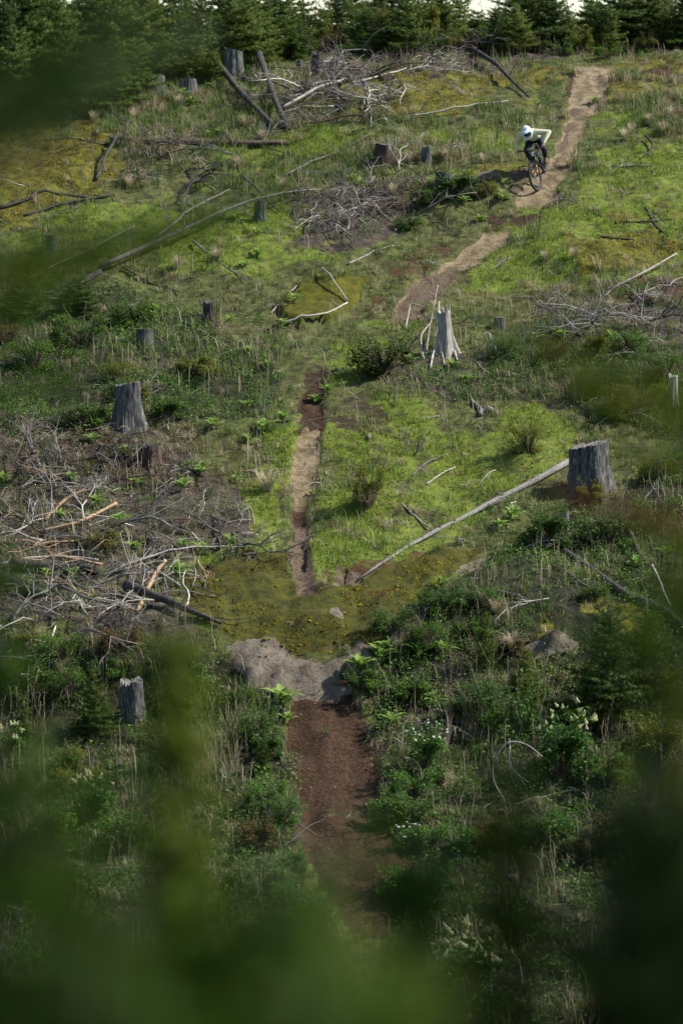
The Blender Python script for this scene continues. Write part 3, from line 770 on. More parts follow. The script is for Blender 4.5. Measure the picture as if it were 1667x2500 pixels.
def words(n):
    ones = ['', 'first', 'second', 'third', 'fourth', 'fifth', 'sixth', 'seventh', 'eighth', 'ninth', 'tenth', 'eleventh', 'twelfth', 'thirteenth', 'fourteenth', 'fifteenth', 'sixteenth', 'seventeenth', 'eighteenth', 'nineteenth']
    if n < 20: return ones[n]
    t = ['twent', 'thirt', 'fort'][n // 10 - 2]
    return t + 'ieth' if n % 10 == 0 else t + 'y-' + ones[n % 10]
for lo, hi, what, grp in ((0, 43, 'front row of young ridge firs', 'front row of ridge firs'), (43, 86, 'back row of young ridge firs against the sky', 'back row of ridge firs'), (86, 200, 'dark firs standing before the ridge at upper left', 'firs before the ridge')):
    for n_, (q, k, o) in enumerate(sorted(t for t in RIDGE if lo <= t[1] < hi)):
        tag(o, words(n_ + 1) + ' from the left in the ' + what, 'fir tree', grp)
# single firs on the slope: (u, v base, height m, width scale, label)
for k, (u, v, h, w, lab, mt) in enumerate([
    (1470, 1765, 2.2, .85, 'dense dark green fir at right below the black log', 'fir'), 
    (232, 1800, 1.3, .42, 'bushy young fir left of the grey broken stump', 'fir'), (60, 1835, 1.1, .40, 'small fir above white flowers at lower left edge', 'fir'),
        (1185, 1640, 1.2, .25, 'slim sapling between rock face and large dark fir', 'firlight'), (640, 1890, 1.1, .22, 'slim sapling growing left of the dirt chute', 'fir'),
    (190, 770, .9, .55, 'spreading fir at root end of silver fallen tree', 'fir'),
    (50, 770, 1.0, .5, 'dark fir at left edge downhill of silver fallen tree', 'fir'), (1280, 1700, 1.0, .35, 'small fir left of the large dark fir', 'firlight'), (1590, 1700, 1.6, .6, 'dark fir at right edge behind the large dark fir', 'fir')]):
    x, y = pix(u, v)
    tag(place_fir(x, y, h, M[mt], k * 3 + 1, w, 'fir_sapling'), lab, 'fir sapling')

# ------------------------------------------------------------------ leafy shrubs
def shrub_meshes(name, seed, n=1900, leaf=.045, lumps=15, stems=16, flat=1.0, aspect=.55):
    r = np.random.default_rng(seed)
    wood = MB(); ctr = []
    for k in range(lumps):
        a = r.uniform(0, 6.28); d = .46 * math.sqrt(r.random())
        ctr.append((math.cos(a) * d, math.sin(a) * d, r.uniform(.12, .82) - d * .35, r.uniform(.07, .2)))
    C = []
    for (cx, cy, cz, cr) in ctr:
        m = int(n / lumps * (.4 + 5 * cr)); q = r.normal(0, 1, (m, 3)); q /= np.linalg.norm(q, axis=1)[:, None]
        C.append(np.array((cx, cy, cz)) + q * (cr * r.random(m)[:, None] ** .4) * np.array((1, 1, .85)))
        wood.tube([(cx * .1, cy * .1, -.05), (cx * .5, cy * .5, cz * .5), (cx, cy, cz)], [.016, .011, .005], 4, cap=False)
    for k in range(stems):
        a = r.uniform(0, 6.28); d = r.uniform(.2, .5); hh = r.uniform(.35, 1.15)
        e = np.array((math.cos(a) * d, math.sin(a) * d, hh))
        wood.tube([(0, 0, -.05), e * .5 + np.array((0, 0, .1)), e], [.010, .007, .003], 4, cap=False)
        m = 30; C.append(e * r.uniform(.35, 1.0, (m, 1)) + np.array((0, 0, .06)) + r.normal(0, .035, (m, 3)))
    C = np.concatenate(C); C[:, 2] = np.maximum(C[:, 2], .03)
    V, f, sz = leaf_quads(C, r.uniform(.7, 1.3, len(C)) * leaf, r, .6, aspect)
    t = np.clip(.5 + (fbm(C[:, 0] * 3 + C[:, 2], C[:, 1] * 3, .4, seed % 50, 2) - .5) * .7 + r.normal(0, .12, len(C)), 0, 1)
    return fast_mesh(name + '_foliage', V, f, sz, np.repeat(t, 4)), wood.mesh(name + '_stem')
SHRUBS = [shrub_meshes('shrub%d' % i, 500 + i, (2300, 1500, 2800, 1700, 1200, 2000)[i], (.045, .075, .034, .06, .095, .05)[i], (15, 11, 18, 13, 10, 16)[i], (16, 24, 12, 20, 26, 18)[i], 1, (.55, .4, .7, .5, .35, .6)[i]) for i in range(6)]
M['darkbush'] = leafmat('dark_bush_leaf', [(0, (.02, .035, .008)), (.5, (.05, .075, .012)), (1, (.11, .13, .02))], .3, .55)
def place_shrub(x, y, w, h, mat, seed, name='shrub', stem='twig'):
    fm, sm = SHRUBS[seed % 6]
    o = empty(name, (x, y, float(ground(x, y)))); o.scale = (w, w, h); o.rotation_euler = (0, 0, seed * 2.1)
    obj('stem', sm, M[stem], o)
    c = obj('foliage', fm, None, o)
    if not fm.materials: fm.materials.append(M['bush'])
    c.material_slots[0].link = 'OBJECT'; c.material_slots[0].material = M[mat]
    return o
for k, (u, v, w, h, mt, lab) in enumerate([
    (905, 1238, .75, 1.1, 'olive', 'thin airy shrub right of the tan trail slab'), (935, 912, 1.55, .95, 'darkbush', 'low round dark green bush left of splintered snag'),
    (1292, 1105, 1.0, .85, 'olive', 'round yellow-green shrub uphill of the big barked stump'), (253, 1352, .85, .62, 'olive', 'box shaped yellow-green bush in the slash heap'),
    (1450, 880, .75, .75, 'olive', 'yellow-green shrub right of the splintered snag'), (1540, 2085, 1.3, 1.0, 'rust', 'rust brown shrub at lower right edge'),
    (200, 850, 1.5, 1.0, 'bush', 'broad dark leafy shrub uphill of the tall grey stump'), (330, 800, 1.2, .8, 'bush', 'leafy shrub under the flat low stump at left'),
    (90, 900, 1.4, .9, 'bush', 'dark shrub at left edge uphill of tall grey stump'), (480, 920, 1.2, .7, 'olive', 'twiggy shrub right of tall grey stump'),
    (410, 1020, .9, .5, 'bush', 'low leafy shrub beside foot of tall grey stump'), (210, 1040, 1.0, .6, 'bush', 'dark leafy shrub left of tall grey stump foot'),
    (1560, 1010, 1.5, .9, 'olive', 'olive shrub at right edge uphill of big barked stump'), (1480, 960, 1.3, .8, 'bush', 'twiggy shrub between snag and right edge'),
    (1625, 930, 1.2, .9, 'bush', 'dark shrub at right edge below dead branches'), (1440, 1230, .8, .5, 'olive', 'small leafy shrub at foot of the big barked stump'),
    (1330, 1330, 1.1, .8, 'bush', 'leafy shrub left of the narrow grey stump'), (1480, 1330, 1.3, .8, 'bush', 'bright leafy shrub above the black log at right'),
    (1600, 1300, 1.2, .9, 'bush', 'leafy shrub at right edge above the black log'), (60, 1690, 1.1, .8, 'bush', 'bright leafy shrub at left edge below the slash heap'),
    (170, 1705, 1.0, .8, 'bush', 'bright leafy shrub above the bushy young fir'), (255, 1660, .8, .6, 'bush', 'leafy shrub just uphill of the grey broken stump'),
    (120, 2080, 1.0, .9, 'bush', 'leafy shrub below the white flowers at lower left'), (310, 2080, 1.0, .8, 'bush', 'tangled shrub downhill of the left elder'),
    (960, 1550, .9, .6, 'bush', 'bramble clump against right end of mossy rock face'), (1080, 1500, 1.0, .6, 'bush', 'bramble clump downhill of the pale diagonal log'),
    (1180, 1480, .9, .5, 'bush', 'low bramble right of the mossy slab'), (880, 1690, .9, .55, 'bush', 'leafy clump at right end of the rock face'),
    (1000, 1720, 1.0, .6, 'bush', 'leafy clump uphill of the white daisies'), (960, 2010, .9, .6, 'herb', 'green herb clump right of the dirt chute middle'),
    (1010, 1950, 1.0, .7, 'herb', 'green herb clump just below the white daisies'), (1250, 1800, 1.1, 1.1, 'herb', 'tall green shrub left of the right elder'),
    (1180, 1760, .9, 1.0, 'herb', 'tall green shrub uphill of the hooped branch'), (1480, 1930, 1.2, .9, 'bush', 'twiggy shrub right of the right elder'),
    (1600, 1880, 1.2, 1.1, 'olive', 'olive shrub at right edge below the fir'), (1330, 2060, 1.1, .7, 'herb', 'green herb clump downhill of hooped branch'),
    (1180, 2080, 1.1, .6, 'herb', 'green herb clump below hooped branch toward chute'), (640, 1820, .8, .8, 'bush', 'leafy clump at left edge of the dirt chute'),
    (600, 1730, .7, .5, 'bush', 'leafy clump under left end of rock face'), (430, 1760, .9, .6, 'olive', 'straw coloured shrub right of grey broken stump'),
    (1110, 470, 1.3, .6, 'bush', 'dark bramble between low round stump and trail'), (1190, 480, .6, .5, 'olive', 'bright shrub at left edge of the trail below biker'),
    (1060, 500, .9, .5, 'bush', 'dark leafy shrub downhill of the low round stump'), (1000, 560, .8, .45, 'bush', 'low shrub left of the lower trail slab'),
    (700, 2010, .8, .6, 'herb', 'leafy clump left of the dirt chute middle'), (640, 2180, 1.2, .6, 'herb', 'green weeds left of the dirt chute bottom'), (980, 2180, .9, .6, 'herb', 'green weeds right of the dirt chute bottom')]):
    x, y = pix(u, v)
    tag(place_shrub(x, y, w, h, mt, k), lab, 'shrub')
r = np.random.default_rng(61); n_ = 0
while n_ < 46:
    u, v = r.uniform(0, 1667), r.uniform(640, 2500)
    x, y = pix(u, v)
    A1 = lambda q: np.array([q])
    if zone('herb', A1(u), A1(v), A1(x), A1(y))[0] < .5 or zone('dirt', A1(u), A1(v), A1(x), A1(y))[0] > .05 or zone('moss', A1(u), A1(v), A1(x), A1(y))[0] > .2: continue
    n_ += 1; w = r.uniform(.5, 1.0)
    mt = ['bush', 'herb', 'olive', 'bush', 'rust', 'herb'][int(r.integers(0, 6))]
    o = place_shrub(x, y, w, w * r.uniform(.5, .9), mt, int(r.integers(0, 100)), 'low_shrub')
    tag_near(o, {'bush': 'low dark leafy shrub', 'herb': 'low green weedy shrub', 'olive': 'low yellowish shrub', 'rust': 'low brownish shrub'}[mt], 'shrub', 'low shrubs in the undergrowth', u, v)
# scrub along the foot of the ridge row
for k in range(26):
    u = 640 + 1027 * (k + r.random()) / 26; v = r.uniform(128, 152)
    x, y = pix(u, v)
    o = place_shrub(x, y + .6, r.uniform(.7, 1.3), r.uniform(.35, .8), ['rust', 'bush', 'bush', 'olive'][k % 4], k + 3, 'ridge_scrub')
    tag(o, 'scrubby bush along the foot of the ridge firs', 'shrub', 'scrub at the foot of the ridge firs')

for k in range(16):
    x = -9 + 20 * (k + r.random()) / 16; y = 88.2 + r.uniform(-.5, 1.5)
    o = place_shrub(x, y, r.uniform(.7, 1.2), r.uniform(1.1, 2.0), ['olive', 'bush', 'olive'][k % 3], k * 5 + 1, 'ridge_sapling')
    tag(o, 'leafy young broadleaf sapling among the ridge firs', 'sapling', 'broadleaf saplings among the ridge firs')
# flowering shrubs
def panicle_mesh():
    mb = MB(); rr = np.random.default_rng(3)
    for k in range(26):
        s = k / 26; a = k * 2.4; q = .045 * (1 - s) * rr.uniform(.5, 1.1)
        mb.ball((math.cos(a) * q, math.sin(a) * q, s * .12), .014 * (1.1 - .5 * s), None, 5, 4, rr.random())
    return mb.mesh('panicle')
PAN = panicle_mesh()
def daisy_mesh():
    mb = MB()
    for k in range(7):
        a = k * .8976
        d = np.array((math.cos(a), math.sin(a), .15)); s = np.array((-math.sin(a), math.cos(a), 0))
        mb.add([d * .004, d * .02 + s * .010, d * .032, d * .02 - s * .010], [(0, 1, 2, 3)], .6)
    mb.ball((0, 0, .004), (.008, .008, .006), None, 6, 4, 0)
    return mb.mesh('daisy')
DAI = daisy_mesh()
def flowering(u, v, w, h, n, fl, mat, lab, cat, seed, leafm='herb', fs=1.0, dirn=None):
    x, y = pix(u, v)
    o = place_shrub(x, y, w, h, leafm, seed, cat.replace(' ', '_'))
    rr = np.random.default_rng(seed + 900)
    for k in range(n):
        a = rr.uniform(0, 6.28); d = .5 * math.sqrt(rr.random())
        px, py = math.cos(a) * d, math.sin(a) * d - .08; pz = 1.02 - d * d * 1.1 + rr.normal(0, .06)
        f = obj('flower', fl, mat, o); f.location = (px, py, pz); s = fs * rr.uniform(.7, 1.25)
        f.scale = (s / w, s / w, s / h); f.rotation_euler = (rr.uniform(.1, .7), rr.normal(0, .3), rr.uniform(0, 6.28))
    return tag(o, lab, cat)
flowering(1140, 2440, 1.25, 1.05, 42, PAN, M['panicle'], 'elder bush with pale cream flower spikes at bottom of picture', 'elder bush', 4, 'herb', 1.0)
flowering(1370, 1905, 1.2, 1.25, 17, PAN, M['panicle'], 'elder bush with cream flower spikes right of the hooped branch', 'elder bush', 10, 'herb', .9)
flowering(225, 2010, .9, .85, 12, PAN, M['panicle'], 'elder bush with cream flower spikes below the grey broken stump', 'elder bush', 16, 'herb', .8)
flowering(25, 1860, .6, .7, 9, PAN, M['panicle'], 'elder bush with white flower spikes at lower left edge', 'elder bush', 22, 'herb', .8)
flowering(1035, 1895, .85, .95, 45, DAI, M['petal'], 'clump of white daisies right of the dirt chute top', 'daisy clump', 28, 'herb', .75)
flowering(1000, 2060, .7, .45, 16, DAI, M['purple'], 'herb clump with tiny purple flowers beside the dirt chute', 'flower clump', 34, 'herb', .8)
flowering(655, 1850, .6, .45, 12, DAI, M['purple'], 'herb clump with tiny purple flowers left of dirt chute top', 'flower clump', 40, 'herb', .8)

# ------------------------------------------------------------------ rosette plants, every leaf its own piece
def rosette_leaf():
    V = []; 
    for s, w in ((0, .012), (.25, .04), (.5, .06), (.75, .045), (1, .003)):
        zz = .30 * s * (1 - .75 * s); xx = s * .3
        V += [(xx, -w, zz + w * .35), (xx, 0, zz), (xx, w, zz + w * .35)]
    f = []
    for i in range(4):
        for j in range(2): a = i * 3 + j; f.append((a, a + 1, a + 4, a + 3))
    return fast_mesh('leaf', V, [q for t in f for q in t], [4] * 8, [.35 + .4 * (i // 3) / 4 for i in range(15)], smooth=True)
LEAF = rosette_leaf()
def rosette(x, y, s, seed):
    rr = np.random.default_rng(seed)
    o = empty('foxglove_rosette', (x, y, float(ground(x, y)) + .01))
    n = int(rr.integers(14, 21))
    for k in range(n):
        l = obj('leaf', LEAF, M['fox'], o); a = k * 2.4 + rr.normal(0, .2); t = k / n
        q = s * rr.uniform(.75, 1.15) * (1.1 - .35 * t)
        l.rotation_euler = (0, -rad(10 + 55 * t + rr.normal(0, 7)), a); l.scale = (q, q * rr.uniform(.6, 1.0), q)
    return o
ros = [(645,1055,1.5),(690,1030,1.2),(605,1080,1.1),(490,1165,1.3),(445,1205,1.2),(310,1120,1.2),(235,1245,1.2),(175,1185,1.0),(10,1180,1.2),(430,1410,1.5),(490,1345,1.2),(445,1345,1.0),(115,1420,1.2),(225,1085,1.0),
       (1105,905,1.2),(1140,930,1.0),(1000,890,1.0),(835,925,1.1),(800,960,1.0),(1225,490,1.3),(1130,500,1.1),(1170,540,1.0),(1305,835,1.2),(1370,830,1.1),(690,800,1.1),(560,795,1.2),(630,625,1.2),(625,575,1.0),(575,540,1.1),(545,535,1.0),(600,655,.9),
       (520,225,1.2),(445,240,1.3),(470,255,1.2),(625,235,1.3),(660,235,.9),(535,330,1.1),(510,335,1.0),(1620,120,1.5),(1450,245,.9),(860,440,1.0),(880,455,1.0),(1250,1270,1.5),(1220,1290,1.2),(1075,1430,1.1),(925,1615,1.6),(880,1650,1.5),(1020,1610,1.5),(950,1590,1.3),
       (905,1700,1.3),(1080,1600,1.3),(1060,1720,1.3),(690,1730,1.9),(700,1765,1.3),(955,1780,1.2),(1190,1560,1.0),(180,1420,1.1),(295,1290,1.1),(330,1345,1.0),(60,1440,1.0),(575,1180,.9),(760,1200,.6),(1550,1390,1.1),(1620,1360,1.0),(770,970,1.1),(655,900,1.0),(610,870,1.0),(520,1050,1.1),(600,1000,1.0),(1490,830,1.0),(150,1270,1.1),(330,1190,1.0),(560,1330,1.0),(380,760,1.1),(720,760,1.0)]
for k, (u, v, s) in enumerate(ros):
    x, y = pix(u, v)
    tag_near(rosette(x, y, s * .8, 700 + k), 'broad-leaved green rosette plant', 'rosette plant', 'broad-leaved rosette plants', u, v)

# ------------------------------------------------------------------ pale straw tussocks that stand alone
def tussock_mesh(seed, n=110):
    r = np.random.default_rng(seed)
    V = []; t = []
    for k in range(n):
        a = r.uniform(0, 6.28); l = r.uniform(.2, .42); lean = r.uniform(.1, 1.1)
        b = np.array((math.cos(a), math.sin(a), 0)) * r.uniform(0, .06); d = np.array((math.cos(a), math.sin(a), 0)); s = np.array((-d[1], d[0], 0)) * .005
        m_ = b + d * l * lean * .35 + np.array((0, 0, l * .65)); e = b + d * l * lean + np.array((0, 0, l * (1 - .4 * lean)))
        V += [b - s, b + s, m_ + s, m_ - s, e]; t += [np.clip(r.normal(.65, .2), 0, 1)] * 5
    o = np.arange(n)[:, None] * 5
    return fast_mesh('tussock', V, (o + np.array([0, 1, 2, 3, 3, 2, 4])).ravel(), np.tile([4, 3], n), t)
TUS = [tussock_mesh(i) for i in range(4)]
for k, (u, v, s) in enumerate([(652,1200,1.6),(585,410,1.1),(435,655,1.2),(530,635,1.0),(1390,400,1.1),(1525,345,1.1),(1620,330,1.3),(1585,310,1.2),(1640,290,1.2),(960,480,1.0),(270,270,1.2),(330,290,1.2),(230,300,1.1),(600,315,1.2),(640,345,1.0),(690,460,1.0),(1180,400,1.0),(1090,390,1.1),(1400,635,.9),(1330,640,.9),(1000,400,1.1),(1490,760,1.0),(1600,740,1.1),(1210,1500,1.0),(1175,1480,1.0),(900,1240,1.1),(1540,330,1.0),(350,440,1.0),(320,460,1.1),(1250,1590,1.3),(30,200,1.4),(15,225,1.4),(440,260,1.1),(350,255,1.1),(590,240,1.2)]):
    x, y = pix(u, v)
    o = obj('straw_tussock', TUS[k % 4], M['straw']); o.location = (x, y, float(ground(x, y))); o.scale = (s, s, s); o.rotation_euler = (0, 0, k)
    tag_near(o, 'pale straw grass tussock', 'grass tussock', 'pale straw tussocks', u, v)

# ------------------------------------------------------------------ stumps
def stump(u, v, wpx, hpx, lab, seed, bark='bark', cut='cut', jag=0.0, flare=.45, tilt=(0, 0), ridges=.09):
    x, y = pix(u, v); k = K(y); R = wpx / k / 2; h = hpx / k
    r = np.random.default_rng(seed)
    n, m = 56, 14
    if jag == 0: jag = .035
    if tilt == (0, 0): tilt = tuple(r.normal(0, .10, 2) - np.array((0, .05)))
    ang = np.arange(n) * 2 * math.pi / n
    lob = 1 + .05 * np.cos(2 * ang + r.uniform(0, 6)) + .04 * np.cos(3 * ang + r.uniform(0, 6))
    rid = 1 + ridges * (r.random(n) - .5) * 2 * np.where(np.arange(n) % 2, 1, .3)
    toes = np.clip(np.cos(ang * 5 + r.uniform(0, 6)), 0, 1)
    dx, dy = r.normal(0, .04, 2) * h
    topz = h * (1 + jag * (r.random(n) - .6) * 1.0 + .05 * np.cos(ang - r.uniform(0, 6))) + R * (np.cos(ang) * tilt[0] + np.sin(ang) * tilt[1])
    V = []
    for j in range(m):
        s = j / (m - 1); q = (1 - s)
        rr = R * lob * (1 + (rid - 1) * (.5 + .7 * r.random(n))) * (1 + flare * q ** 3 * (.5 + toes)) * (1.04 - .16 * s) * (1 + .05 * (r.random(n) - .5))
        zz = -.25 + (topz + .25) * s
        V.append(np.stack([np.cos(ang) * rr + dx * s, np.sin(ang) * rr + dy * s, zz], -1))
    V = np.concatenate(V); f = []
    for j in range(m - 1):
        for i in range(n): a = j * n + i; b = j * n + (i + 1) % n; f.append((a, b, b + n, a + n))
    o = obj('tree_stump', MB().add(V, f).mesh('stump_bark', False), M[bark])
    o.location = (x, y, float(ground(x, y)))
    top = V[-n:]; cen = top.mean(0)
    W = [top * 1.0]; 
    for q, dz in ((.93, .0), (.6, -.01), (.25, .0)): W.append(cen + (top - cen) * q + np.stack([np.zeros(n), np.zeros(n), dz + (r.random(n) - .5) * (.015 + jag * .25 * h)], -1))
    W = np.concatenate(W + [cen[None]]); f = []
    for j in range(3):
        for i in range(n): a = j * n + i; b = j * n + (i + 1) % n; f.append((a, b, b + n, a + n))
    f += [(3 * n + i, 3 * n + (i + 1) % n, 4 * n) for i in range(n)]
    obj('cut_face', MB().add(W, f).mesh('cut_face', False), M[cut], o)
    return tag(o, lab, 'tree stump')
stump(1438, 1200, 92, 118, 'big dark grey barked stump beside the pale diagonal log', 1, flare=.5, tilt=(.3, -.12), ridges=.26, jag=.06)
stump(316, 1037, 62, 104, 'tall grey cut stump among shrubs at left', 2, flare=.5, tilt=(0, -.14), ridges=.2, jag=.05)
stump(1090, 862, 34, 100, 'splintered pale snag stump with jagged top and white roots', 3, 'pale_wood', 'palecut', .42, 1.7)
stump(634, 540, 30, 46, 'small grey stump behind the tip of the silver fallen tree', 4)
stump(1083, 454, 47, 29, 'low wide grey stump left of the trail below the biker', 5, tilt=(0, -.2))
stump(1040, 398, 25, 40, 'narrow dark stump left of the biker', 6)
stump(127, 616, 29, 38, 'small dark stump alone in grass at far left', 7)
stump(381, 232, 47, 48, 'wide dark stump at upper left, left one of a pair', 8, tilt=(0, -.15))
stump(461, 232, 42, 37, 'pale-topped dark stump at upper left, right one of a pair', 9, tilt=(0, -.2))
stump(571, 188, 50, 64, 'tall dark stump behind the crossed dark logs', 10)
stump(63, 224, 24, 38, 'bleached white stump at upper left edge', 11, 'palecut', 'palecut', .2, .6)
stump(250, 208, 24, 28, 'small pale-topped stump half hidden by firs at upper left', 12)
stump(407, 138, 28, 30, 'dark stump under the ridge firs at upper left', 13)
stump(1400, 92, 30, 32, 'dark upturned root stump on the ridge above the trail', 14, 'char', 'bark', .3)
stump(353, 838, 46, 34, 'flat low stump overgrown by shrubs uphill of tall grey stump', 15, tilt=(0, -.1))
stump(512, 792, 28, 52, 'dark broken stump left of the moss dome', 16, 'char', 'bark', .35, .6)
stump(322, 1745, 66, 84, 'grey broken stump with pale split side at lower left', 17, 'bark', 'cut', .3, .5)
stump(1377, 1300, 25, 50, 'narrow grey stump downhill of the big barked stump', 18, 'grey_wood', 'cut', .1)
stump(1218, 802, 32, 30, 'grey weathered stump right of the splintered snag', 19, 'grey_wood', 'cut', .1)
stump(933, 396, 40, 42, 'squat brownish stump left of the narrow dark stump', 20, 'brown_wood', 'cut', .1)
stump(1640, 988, 26, 66, 'bleached splintered stump at right edge among shrubs', 21, 'pale_wood', 'palecut', .3, .8)
stump(842, 138, 12, 15, 'tiny pale stump on the ridge left of the branch heap', 22, 'palecut', 'palecut')
stump(770, 180, 22, 50, 'dark broken root stump left of the ridge branch heap', 23, 'char', 'bark', .4, .6)
stump(370, 1130, 58, 34, 'dark rotten mossy stump downhill of tall grey stump', 24, 'brown_wood', 'char', .3, .5)
stump(730, 165, 14, 16, 'small pale stump on the ridge above crossed logs', 25, 'grey_wood', 'palecut')
stump(690, 1760, 20, 34, 'small dark stub beside top of the dirt chute', 26, 'char', 'bark', .2, .6)

# ------------------------------------------------------------------ logs and fallen trees, each laid along the ground
def lay(pts, lift, rise=None):
    out = []
    for i, (u, v) in enumerate(pts):
        x, y = pix(u, v); out.append((x, y, float(ground(x, y)) + lift + (rise[i] if rise else 0)))
    return np.array(out)
def smooth_path(P, n, r, wob=.0):
    P = np.asarray(P, float); d = np.r_[0, np.cumsum(np.linalg.norm(np.diff(P, axis=0), axis=1))]
    t = np.linspace(0, d[-1], n)
    Q = np.stack([np.interp(t, d, P[:, i]) for i in range(3)], -1)
    for _ in range(2 if len(P) > 2 else 0): Q[1:-1] = (Q[:-2] + 2 * Q[1:-1] + Q[2:]) / 4
    if wob: Q[1:-1] += np.cumsum(r.normal(0, wob, (n - 2, 3)), 0) * np.hanning(n)[1:-1, None]
    return Q
def log(pts, r0, r1, lab, mat, seed, name='fallen_log', lift=None, rise=None, twigs=0, twl=.5, wob=.01, twm=None, sides=10, clear=True):
    r = np.random.default_rng(seed)
    P = smooth_path(lay(pts, r0 * .6 if lift is None else lift, rise), 14, r, wob)
    if clear and rise is None: P[:, 2] = np.maximum(P[:, 2], ground(P[:, 0], P[:, 1]) + r1 * .4)
    o = empty(name, P[0]); mb = MB()
    mb.tube(P - P[0], np.linspace(r0, r1, 14), sides, bump=.1, rng=r)
    obj('trunk', mb.mesh('log', False), M[mat], o)
    for k in range(twigs):
        s = r.uniform(.08, .97); i = int(s * 13); b = P[i] - P[0]
        T = unit(P[min(i + 1, 13)] - P[max(i - 1, 0)])
        a = r.uniform(0, 6.28); sd = unit(np.cross(T, (math.cos(a), math.sin(a), .4)))
        if sd[2] < -.2: sd = -sd
        L = twl * r.uniform(.4, 1.3); e = b + unit(T * r.uniform(.1, .7) + sd + np.array((0, 0, .15))) * L
        gz = float(ground(e[0] + P[0][0], e[1] + P[0][1])) - P[0][2]
        e[2] = max(e[2], gz + .02)
        m_ = (b + e) / 2 + r.normal(0, .08, 3) * L
        t = MB(); rr = max(.006, (r0 + (r1 - r0) * s) * .28); t.tube([b, m_, e], [rr, rr * .7, rr * .3], 5, cap=False)
        for q in range(2):
            e2 = m_ + unit(e - m_ + r.normal(0, .5, 3)) * L * .4; t.tube([m_ + (e - m_) * .2 * q, (m_ + e2) / 2 + r.normal(0, .03, 3), e2], [rr * .5, rr * .35, rr * .2], 4, cap=False)
        obj('branch', t.mesh('branch', True), M[twm or mat], o)
    return tag(o, lab, 'fallen log' if name == 'fallen_log' else 'branch')
log([(1385, 1135), (1290, 1188), (1200, 1238), (1030, 1334), (874, 1418)], .070, .026, 'pale barkless log lying diagonally from the big barked stump', 'log_pale', 1, lift=.06, twigs=10, twl=.16, wob=.035)
log([(245, 672), (420, 605), (560, 545), (700, 500), (785, 478)], .07, .016, 'long silver fallen tree with bare side branches', 'grey_wood', 2, 'fallen_tree', rise=[.15, .3, .35, .3, .1], twigs=15, twl=1.0)
log([(118, 745), (180, 705), (245, 672)], .10, .08, 'dark rotting trunk section at root end of silver fallen tree', 'char', 3)
log([(270, 352), (400, 352), (560, 355), (705, 350)], .12, .07, 'long brown split log lying level across the upper left', 'brown_wood', 4, twigs=7, twl=.6, twm='grey_wood')
log([(515, 172), (580, 240), (668, 318)], .11, .08, 'longer dark log of the crossed pair at upper left', 'char', 5, rise=[.35, .25, .05])
log([(632, 182), (660, 250), (703, 322)], .10, .07, 'shorter dark log of the crossed pair at upper left', 'char', 6, rise=[.55, .3, .02])
log([(1375, 1352), (1470, 1420), (1560, 1480), (1680, 1545)], .075, .09, 'long dark log running off the right edge', 'char', 7)
log([(310, 1460), (420, 1500), (470, 1515), (540, 1538)], .12, .035, 'black wet log with grey tip in the slash heap', 'char', 8, rise=[.15, .1, .05, .02])
log([(-10, 1428), (60, 1445), (102, 1462)], .12, .11, 'thick black log at left edge of the slash heap', 'char', 9)
log([(30, 1395), (150, 1400), (240, 1405)], .14, .1, 'dark half-buried log at back of the slash heap', 'char', 10)
log([(1155, 148), (1215, 190), (1290, 248)], .085, .03, 'dark forked log lying across the yellow ridge moss', 'char', 11, rise=[.3, .3, .05], twigs=4, twl=.7)
log([(1478, 92), (1510, 112), (1536, 126)], .10, .06, 'short black log on the ridge right of the trail', 'char', 12, twigs=4, twl=.8, twm='pale_wood')
log([(1430, 88), (1500, 86), (1570, 48)], .045, .03, 'pale broken branch on ridge beside the short black log', 'pale_wood', 13, 'dead_branch', rise=[.1, .15, .3], twigs=6, twl=.6)
log([(690, 272), (770, 245), (845, 222)], .05, .03, 'pale straight pole downhill of the ridge branch heap', 'pale_wood', 14, 'dead_branch', rise=[.1, .2, .25], twigs=3)
log([(740, 225), (790, 208), (860, 200)], .085, .05, 'dark curved log below the ridge branch heap', 'char', 15, twigs=5, twl=.9, twm='grey_wood')
log([(0, 515), (70, 490), (130, 475), (215, 483)], .05, .04, 'dark crooked branch lying in the far left moss', 'char', 16, 'dead_branch', twigs=3, twl=.5)
log([(235, 440), (260, 405), (290, 362)], .045, .03, 'dark leaning branch at left end of long brown log', 'char', 17, 'dead_branch', rise=[.02, .2, .4])
log([(60, 530), (130, 510), (270, 480)], .05, .03, 'second dark crooked branch below the far left moss', 'char', 18, 'dead_branch', twigs=2, twl=.4)
log([(670, 795), (730, 798), (800, 790), (848, 762)], .03, .02, 'bent pale branch curving along lower edge of the moss dome', 'pale_wood', 19, 'dead_branch', twigs=3, twl=.3)
log([(785, 690), (810, 722), (848, 762)], .022, .018, 'thin pale stick lying across the moss dome', 'pale_wood', 20, 'dead_branch', rise=[.22, .2, .05])
log([(660, 770), (690, 745), (730, 715)], .022, .016, 'pale stick along left edge of the moss dome', 'pale_wood', 21, 'dead_branch')
log([(850, 650), (895, 625), (960, 600)], .03, .018, 'pale curved branch left of the lower trail slab', 'pale_wood', 22, 'dead_branch', twigs=3, twl=.4)
log([(1565, 745), (1520, 700), (1470, 735)], .03, .02, 'bare curved branch at right below the lime grass', 'grey_wood', 23, 'dead_branch', rise=[.1, .15, .05], twigs=4, twl=.6)
log([(1475, 715), (1560, 690), (1650, 640)], .035, .02, 'long pale branch at right edge below lime grass', 'pale_wood', 24, 'dead_branch', rise=[.05, .15, .2], twigs=7, twl=.5)
log([(1350, 808), (1420, 790), (1490, 755)], .05, .03, 'grey branch at bottom of right-hand stick heap', 'grey_wood', 25, 'dead_branch', twigs=8, twl=.7)
log([(1340, 815), (1440, 822)], .05, .04, 'dark log under the right-hand stick heap', 'char', 26)
